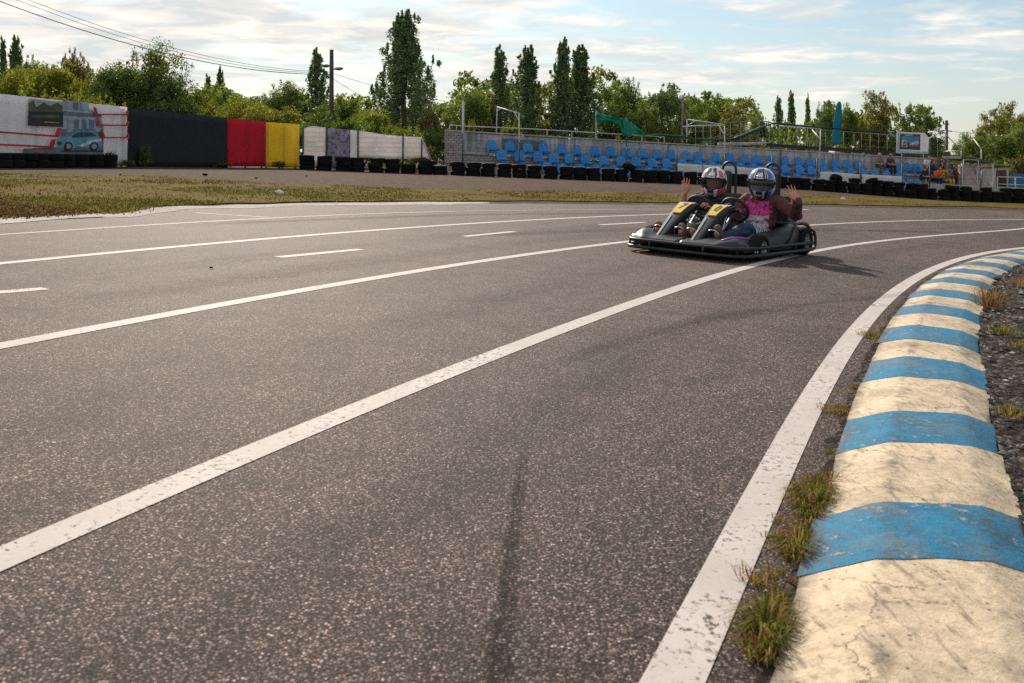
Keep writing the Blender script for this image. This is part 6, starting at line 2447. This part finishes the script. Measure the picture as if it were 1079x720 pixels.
def driver(name, x0, label, raised, top_mat, top_name, jean_mat, hel, sleeve, shoe_mat, legx, low=0.0):
    root = empty(name, (0, 0, 0), label, 'person')
    root.location = kart.location + Vector((0, 0, -low)); root.rotation_euler = kart.rotation_euler.copy()
    S = lambda s_, a, b, c: Vector((x0 + s_ * a, b, c))
    pel, che, nb, hd = Vector((x0, -.22, .18)), Vector((x0, -.29, .40)), Vector((x0, -.31, .545)), Vector((x0, -.285, .70))
    arms = {}
    for s_ in (-1, 1):
        sh = S(s_, .165, -.30, .52)
        if s_ == raised['side']:
            arms[s_] = (sh, Vector(raised['elbow']), Vector(raised['wrist']))
        else:
            wr_ = Vector((legx - .03 + s_ * .135, .015, .425))
            arms[s_] = (sh, Vector((x0 + s_ * .25, -.12, .31)), wr_)
    nx = legx
    legs = {s_: (S(s_, .085, -.18, .165), Vector(((x0 + nx) / 2 + s_ * .145, .20, .25)), Vector((nx + s_ * .118, .53, .155))) for s_ in (-1, 1)}
    # one continuous body
    m_ = MB()
    m_.capsule(pel, .10, che, .10); m_.capsule(che, .10, nb - Vector((0, 0, .03)), .075); m_.capsule(nb, .055, hd - Vector((0, 0, .05)), .052)
    m_.ball(hd, (.075, .095, .112))
    fd = Matrix.Rotation(R(hel['yaw']), 3, 'Z')
    m_.capsule(hd + fd @ Vector((0, .03, -.065)), .048, hd + fd @ Vector((0, .055, -.08)), .032)
    m_.capsule(hd + fd @ Vector((0, .092, .012)), .009, hd + fd @ Vector((0, .112, -.022)), .013)
    m_.capsule(hd + fd @ Vector((-.03, .084, .03)), .010, hd + fd @ Vector((.03, .084, .03)), .010)
    m_.capsule(hd + fd @ Vector((-.02, .088, -.052)), .008, hd + fd @ Vector((.02, .088, -.052)), .008)
    for s_ in (-1, 1):
        m_.ball(hd + fd @ Vector((s_ * .076, .0, -.005)), (.012, .022, .032), n=10)
        a, b, c = arms[s_]
        m_.capsule(che + Vector((s_ * .05, 0, .10)), .07, a, .055); m_.capsule(a, .052, b, .040); m_.capsule(b, .040, c, .026)
        h, k, an = legs[s_]
        m_.capsule(pel, .09, h, .085); m_.capsule(h, .082, k, .056); m_.capsule(k, .054, an, .034)
        m_.capsule(an + Vector((0, 0, -.01)), .034, an + Vector((s_ * .01, .07, .07)), .028)
        if s_ == raised['side']:
            hand(m_, c, raised['u'], raised['thumb'], raised['n'], raised['curl'], raised['spread'], raised.get('sc', 1.05))
        else:
            # fingers close round the steering wheel rim
            hand(m_, c, (-s_ * .35, .72, .45), (-s_ * .8, -.1, .55), (-s_ * .4, .3, -.85), .75, .06)
    remesh(m_, 'body', M_SKIN, root, .0042, 3)
    # clothes follow the same skeleton a little further out
    m_ = MB()
    m_.capsule(pel + Vector((0, -.01, .02)), .135, che, .135); m_.capsule(che, .135, nb - Vector((0, .0, .06)), .085)
    m_.capsule(nb - Vector((0, 0, .05)), .085, nb + Vector((0, .005, .005)), .065)
    for s_ in (-1, 1):
        a, b, c = arms[s_]
        m_.capsule(che + Vector((s_ * .06, .01, .09)), .09, a, .072); m_.capsule(che + Vector((s_ * .06, .02, -.08)), .10, che + Vector((s_ * .07, .01, .07)), .095)
        f_ = sleeve if s_ == raised['side'] else .92
        m_.capsule(a, .072, b, .062); m_.capsule(b, .062, b.lerp(c, f_), .047 if sleeve < 1 else .05)
    fold = lambda co: .014 * noise.noise(Vector((co.x * 13, co.y * 13, co.z * 22))) + .006 * noise.noise(co * 34)
    remesh(m_, top_name, top_mat, root, .0075, 4, fold)
    m_ = MB()
    m_.capsule(pel + Vector((0, 0, -.01)), .128, pel + Vector((0, 0, .03)), .125)
    for s_ in (-1, 1):
        h, k, an = legs[s_]
        m_.capsule(pel, .11, h, .105); m_.capsule(h, .103, k, .078); m_.capsule(k, .076, an.lerp(k, .12), .056)
    remesh(m_, 'jeans', jean_mat, root, .0075, 4, fold)
    for s_ in (-1, 1):
        an = legs[s_][2]
        m_ = MB()
        m_.capsule(an + Vector((0, -.02, -.03)), .042, an + Vector((s_ * .01, .035, .065)), .047); m_.capsule(an + Vector((s_ * .01, .035, .065)), .047, an + Vector((s_ * .012, .06, .115)), .038); m_.capsule(an, .045, an + Vector((0, -.03, .02)), .044)
        remesh(m_, 'shoe', shoe_mat, root, .006, 3)
    # eyes
    for s_ in (-1, 1):
        m_ = MB(); m_.ball(hd + fd @ Vector((s_ * .031, .083, .012)), (.013, .010, .008), n=10); m_.build('eye', M_EYE, root, True)
    # helmet
    helmet(root, hd + Vector((0, .012, -.004)), hel)
    return root


def m_visor(name, amt):
    t_ = NT(name)
    g = t_.n('BsdfPrincipled'); g.inputs['Base Color'].default_value = (.012, .013, .016, 1); g.inputs['Roughness'].default_value = .12
    tr = t_.n('BsdfTransparent'); tr.inputs[0].default_value = (.75, .76, .8, 1)
    mx = t_.n('MixShader'); mx.inputs[0].default_value = amt
    t_.set(mx.inputs[1], tr.outputs[0]); t_.set(mx.inputs[2], g.outputs[0]); t_.t.links.new(mx.outputs[0], t_.out.inputs[0])
    return t_.m


HM = {k: pm('helmet_' + k, c, tuple(q * .85 for q in c), 20, rough=.22, Coat_Weight=.4) for k, c in dict(white=(.66, .66, .66), black=(.014, .014, .016), red=(.60, .07, .11), blue=(.03, .10, .48), grey=(.16, .17, .18), pink=(.62, .26, .27), paleblue=(.28, .40, .58)).items()}
HN = list(HM)
HI = {k: i for i, k in enumerate(HN)}


def helmet(root, c, hel):
    ho = bpy.data.objects.new('helmet', None); ho.empty_display_size = .1; C.objects.link(ho); ho.parent = root
    ho.location = c; ho.rotation_euler = (R(-4), 0, R(hel['yaw']))
    ho.scale = (1.08, 1.08, 1.10)
    NA, NE = 108, 64
    e0, e1 = R(-62), R(89.5)

    def pt(az, el, off=0.0):
        fr = max(0, math.cos(az))
        ce, se_ = math.cos(el), math.sin(el)
        ce = abs(ce) ** .82
        lowf = max(0, -se_)
        rx, ry = .124, .142
        y_ = ry * math.cos(az) * ce
        x_ = rx * math.sin(az) * ce
        z_ = .140 * se_ if se_ > 0 else .155 * se_
        # chin bar pushed forward, neck roll tucked in behind
        y_ += .050 * (fr ** 1.6) * smooth((lowf - .08) / .35)
        if math.cos(az) < 0: y_ *= (1 - .18 * lowf)
        x_ *= (1 - .12 * lowf * fr)
        # brow ridge above the eye port
        y_ += .008 * fr ** 3 * math.exp(-((math.degrees(el) - 24) / 7) ** 2)
        v_ = Vector((x_, y_, z_))
        return v_ + v_.normalized() * off

    def port(azd, eld):
        if abs(azd) > 72: return False
        top_ = 21 - 4 * (abs(azd) / 72) ** 2
        bot_ = -22 + 10 * (abs(azd) / 72) ** 2
        return bot_ < eld < top_

    shell, vis = MB(), MB()
    grid, gin, gv = [], [], []
    for j in range(NE + 1):
        el = e0 + (e1 - e0) * j / NE
        for i in range(NA):
            az = -math.pi + 2 * math.pi * i / NA
            grid.append(pt(az, el)); gin.append(pt(az, el, -.018)); gv.append(pt(az, el, .003))
    N = len(grid)
    shell.v = [tuple(p) for p in grid + gin]
    vis.v = [tuple(p) for p in gv]
    inport = {}
    for j in range(NE):
        for i in range(NA):
            azd = math.degrees(-math.pi + 2 * math.pi * (i + .5) / NA)
            eld = math.degrees(e0 + (e1 - e0) * (j + .5) / NE)
            inport[i, j] = port(azd, eld)
    for j in range(NE):
        for i in range(NA):
            i2 = (i + 1) % NA
            q = [j * NA + i, j * NA + i2, (j + 1) * NA + i2, (j + 1) * NA + i]
            azd = math.degrees(-math.pi + 2 * math.pi * (i + .5) / NA)
            eld = math.degrees(e0 + (e1 - e0) * (j + .5) / NE)
            if inport[i, j]:
                vis.f.append(q); vis.mi.append(0)
                continue
            shell.f.append(q); shell.mi.append(HI[hel['pattern'](azd, eld)])
            shell.f.append([N + k for k in reversed(q)]); shell.mi.append(HI['black'])
            # close the wall of the opening
            for (ni, nj, ed) in ((i2, j, (1, 2)), ((i - 1) % NA, j, (3, 0)), (i, j + 1, (2, 3)), (i, j - 1, (0, 1))):
                if nj < 0 or (nj < NE and inport.get((ni, nj), False)):
                    a, b = q[ed[0]], q[ed[1]]
                    shell.f.append([a, N + a, N + b, b]); shell.mi.append(HI['black'])
    top_ = [NE * NA + i for i in range(NA)]
    shell.f.append(top_); shell.mi.append(HI[hel['pattern'](0, 89)])
    shell.build('shell', [HM[k] for k in HN], ho, 60)
    used = sorted({k for f in vis.f for k in f}); mp = {k: i for i, k in enumerate(used)}
    vis.f = [[mp[k] for k in f] for f in vis.f]; vis.v = [vis.v[k] for k in used]
    vis.build('visor', hel['visor'], ho, True)
    # visor pivots and brow vent
    m_ = MB()
    for s_ in (-1, 1):
        p = pt(R(78 * s_), R(3), .003); m_.ball(p, (.005, .018, .018), Matrix.Rotation(R(-12 * s_), 3, 'Z'), n=14)
    m_.build('visor_pivot', HM['black'], ho, True)
    m_ = MB(); p = pt(0, R(31), .002); m_.ball(p, (.030, .018, .012), Matrix.Rotation(R(-30), 3, 'X'), n=14); m_.build('brow_vent', HM['white'], ho, True)
    m_ = MB(); p = pt(0, R(-40), .001); m_.ball(p, (.036, .012, .022), Matrix.Rotation(R(20), 3, 'X'), n=14); m_.build('chin_vent', HM['black'], ho, True)


def pat_red(az, el):
    if el < -19 + 6 * (abs(az) / 72) and abs(az) < 100:
        if abs(az) < 17: return 'black'
        if abs(az) < 34: return 'white' if el > -55 else 'black'
        if abs(az) < 60: return 'red'
        return 'grey' if el < -40 else ('red' if abs(az) < 80 else 'white')
    if el > 20 and abs(az) < 70:
        if abs(az) < 15 and el < 44: return 'white'
        if 20 < el < 27 and abs(az) < 28: return 'black' if int((az + 90) / 6) % 2 else 'white'
        for c_, w_ in ((21, 3.2), (-21, 3.2), (33, 2.4), (-9, 2.6), (9, 2.0)):
            if abs(az - c_) < w_ * (1 + .9 * (el / 90)): return 'black'
        if -62 < az < -36 and 22 < el < 55: return 'red'
        if 36 < az < 60 and 24 < el < 62: return 'pink'
        if 12 < abs(az) < 19 and el > 40: return 'red'
    if el > 62:
        return 'black' if abs(((az + 180) % 60) - 30) < 6 else 'white'
    if abs(az) >= 70 and -18 < el < 40:
        if abs(az) < 96: return 'grey'
        return 'black' if (abs(az) + el * .6) % 40 < 10 else ('red' if (abs(az) + el * .6) % 40 < 20 else 'white')
    return 'white'


def pat_blue(az, el):
    if el < -19 + 6 * (abs(az) / 72) and abs(az) < 100:
        if abs(az) < 15: return 'black'
        if abs(az) < 30: return 'paleblue' if el > -54 else 'black'
        if abs(az) < 46: return 'black'
        return 'blue' if abs(az) < 66 else ('white' if abs(az) < 84 else 'blue')
    if el > 20 and abs(az) < 72:
        if abs(az) < 14 and el < 42: return 'white'
        for c_, w_ in ((19, 3.2), (-19, 3.2), (34, 2.6), (-30, 2.2), (4, 2.2)):
            if abs(az - c_) < w_ * (1 + .9 * (el / 90)): return 'black'
        if -66 < az < -36 and 22 < el < 60: return 'blue'
        if 38 < az < 62 and 22 < el < 58: return 'blue'
        if -14 < az < 14 and 46 < el < 70: return 'blue'
    if el > 64:
        return 'black' if abs(((az + 180) % 60) - 30) < 5 else 'white'
    if abs(az) >= 72 and -18 < el < 40:
        return 'blue' if (abs(az) + el * .6) % 40 < 16 else ('black' if (abs(az) + el * .6) % 40 < 23 else 'white')
    return 'white'


M_SHOE1 = m_cloth('tan_shoe', (.17, .105, .07), (.12, .08, .055))
M_SHOE2 = m_cloth('brown_shoe', (.13, .09, .06), (.09, .06, .045))
driver('person', XS, 'driver in black jacket and red, white and black helmet waving a raised hand', dict(side=1, elbow=(.53, -.10, .36), wrist=(.485, -.05, .565), u=(-.06, .02, 1), thumb=(-1, -.3, .1), n=(-.4, .9, .1), curl=.10, spread=.20, sc=.86),
       m_cloth('black_jacket_cloth', (.012, .012, .014), (.022, .022, .026)), 'jacket', m_cloth('black_trouser_cloth', (.012, .012, .016), (.022, .022, .028)), dict(yaw=17, pattern=pat_red, visor=m_visor('smoky_visor', .22)), .52, M_SHOE1, N1, .014)
driver('person', XS2, 'driver in maroon hoodie with pink print and blue-white helmet waving a raised hand', dict(side=-1, elbow=(-.64, -.22, .41), wrist=(-.735, -.02, .555), u=(.55, .05, .84), thumb=(.7, .3, .55), n=(-.4, .9, .15), curl=.14, spread=.26, sc=.89),
       m_hoodie(XS2), 'hoodie', m_jeans(True), dict(yaw=17, pattern=pat_blue, visor=m_visor('dark_visor', .90)), .93, M_SHOE2, N2)
# ------------------------------------------------------------------ spectators seated on the stand
SKIN2 = pm('spectator_skin', (.44, .23, .16), (.36, .18, .12), 9, rough=.6)


def spectator(u, t_, z, label, shirt, trousers, hair, lean=.12, arms='knees', bare_legs=False, sc=1.0, turn=0.0):
    s_ = s_at(u, t_)
    root = empty('person', SP(s_, t_, z), label, 'person', rz=srz + math.pi + turn)     # faces the track: local +y forward
    root.scale = (sc,) * 3
    pel, che, nb, hd = Vector((0, 0, .10)), Vector((0, lean, .40)), Vector((0, lean * 1.25, .54)), Vector((0, lean * 1.6, .68))
    legs = {k: (Vector((k * .09, .03, .10)), Vector((k * .14, .42, .12)), Vector((k * .12, .42, -.33))) for k in (-1, 1)}
    arm = {}
    for k in (-1, 1):
        sh = Vector((k * .175, lean * 1.1, .50))
        if arms == 'knees': arm[k] = (sh, Vector((k * .24, lean + .12, .24)), Vector((k * .10, .38, .20)))
        elif arms == 'face': arm[k] = (sh, Vector((k * .20, .30, .25)), Vector((k * .05, .24, .50)))
        else: arm[k] = (sh, Vector((k * .25, lean + .02, .25)), Vector((k * .16, .22, .15)))
    m_ = MB()
    m_.capsule(pel, .10, che, .11); m_.capsule(che, .11, nb, .06); m_.capsule(nb, .05, hd, .05); m_.ball(hd + Vector((0, .01, .03)), (.078, .096, .115))
    m_.capsule(hd + Vector((0, .10, .02)), .012, hd + Vector((0, .115, .0)), .014)
    for k in (-1, 1):
        a, b, c = arm[k]
        m_.capsule(che + Vector((0, 0, .08)), .07, a, .05); m_.capsule(a, .05, b, .04); m_.capsule(b, .04, c, .03); m_.capsule(c, .032, c + (c - b).normalized() * .09, .028)
        h, kn, an = legs[k]
        m_.capsule(pel, .09, h, .08); m_.capsule(h, .08, kn, .055); m_.capsule(kn, .055, an, .035); m_.capsule(an, .035, an + Vector((0, .13, -.03)), .03)
    remesh(m_, 'body', SKIN2, root, .016, 2)
    m_ = MB()
    m_.capsule(pel + Vector((0, 0, .03)), .135, che, .14); m_.capsule(che, .14, nb - Vector((0, 0, .04)), .085)
    for k in (-1, 1):
        a, b, c = arm[k]
        m_.capsule(che + Vector((0, 0, .07)), .09, a, .07); m_.capsule(a, .07, a.lerp(b, .8), .06)
    remesh(m_, 'shirt', shirt, root, .016, 3, lambda co: .01 * noise.noise(co * 12))
    m_ = MB()
    m_.capsule(pel, .125, pel + Vector((0, 0, .04)), .12)
    for k in (-1, 1):
        h, kn, an = legs[k]
        m_.capsule(pel, .10, h, .10); m_.capsule(h, .10, kn, .078)
        if not bare_legs: m_.capsule(kn, .078, an + Vector((0, 0, .03)), .06)
    remesh(m_, 'trousers', trousers, root, .016, 3)
    m_ = MB(); m_.ball(hd + Vector((0, -.012, .055)), (.088, .100, .105)); m_.ball(hd + Vector((0, -.04, .01)), (.085, .075, .09))
    remesh(m_, 'hair', hair, root, .014, 2)
    return root


CL = {k: m_cloth('cloth_' + k, c, tuple(q * .7 for q in c)) for k, c in dict(black=(.016, .016, .018), white=(.68, .68, .72), orange=(.80, .11, .02), yellow=(.70, .40, .02), darkred=(.12, .025, .035), olive=(.20, .19, .10), brown=(.10, .07, .055), grey=(.14, .14, .16), navy=(.02, .025, .05)).items()}
HR = {k: pm('hair_' + k, c, tuple(q * .7 for q in c), 20, rough=.6) for k, c in dict(dark=(.02, .014, .012), blond=(.42, .30, .16), brown=(.06, .035, .022), red=(.14, .04, .025)).items()}
z1, z2, z3 = TI[0][1], TI[1][1], TI[2][1]
spectator(924.5, 1.80, z3 + .26, 'fair haired spectator in olive top, left one of the two on the top row', CL['olive'], CL['brown'], HR['blond'])
spectator(935.5, 1.80, z3 + .26, 'dark red clad spectator, right one of the two on the top row', CL['darkred'], CL['black'], HR['brown'], lean=.16)
spectator(976.5, 1.70, z3 + .30, 'spectator in a white shirt seated highest in the group of people', CL['white'], CL['navy'], HR['red'], arms='side', lean=.06)
spectator(971.5, .90, z2 + .12, 'spectator in black with bare knees, at the front left of the seated group', CL['black'], CL['black'], HR['brown'], lean=.2, bare_legs=True)
spectator(984, .80, z2 + .10, 'spectator in a bright orange top and black trousers leaning on the knees', CL['orange'], CL['black'], HR['brown'], lean=.26)
spectator(980.5, 1.65, z3 + .02, 'dark clad spectator half hidden behind the orange top', CL['black'], CL['grey'], HR['dark'], lean=.1)
spectator(990.5, 1.65, z3 + .12, 'spectator in black with bare forearms to the face, behind the yellow trousers', CL['black'], CL['yellow'], HR['dark'], arms='face', lean=.14)
spectator(998, .95, z2 + .06, 'spectator in grey top and yellow trousers between orange top and dark pair', CL['grey'], CL['yellow'], HR['dark'], lean=.2, sc=.9)
spectator(1003.5, 1.2, z2 + .22, 'dark clad spectator with brown hair, inner one of the dark pair at the group end', CL['brown'], CL['navy'], HR['red'], lean=.15)
spectator(1008, .85, z2 + .14, 'spectator in brown and black at the end of the seated group', CL['brown'], CL['black'], HR['brown'], lean=.22)
# a bag beside the group
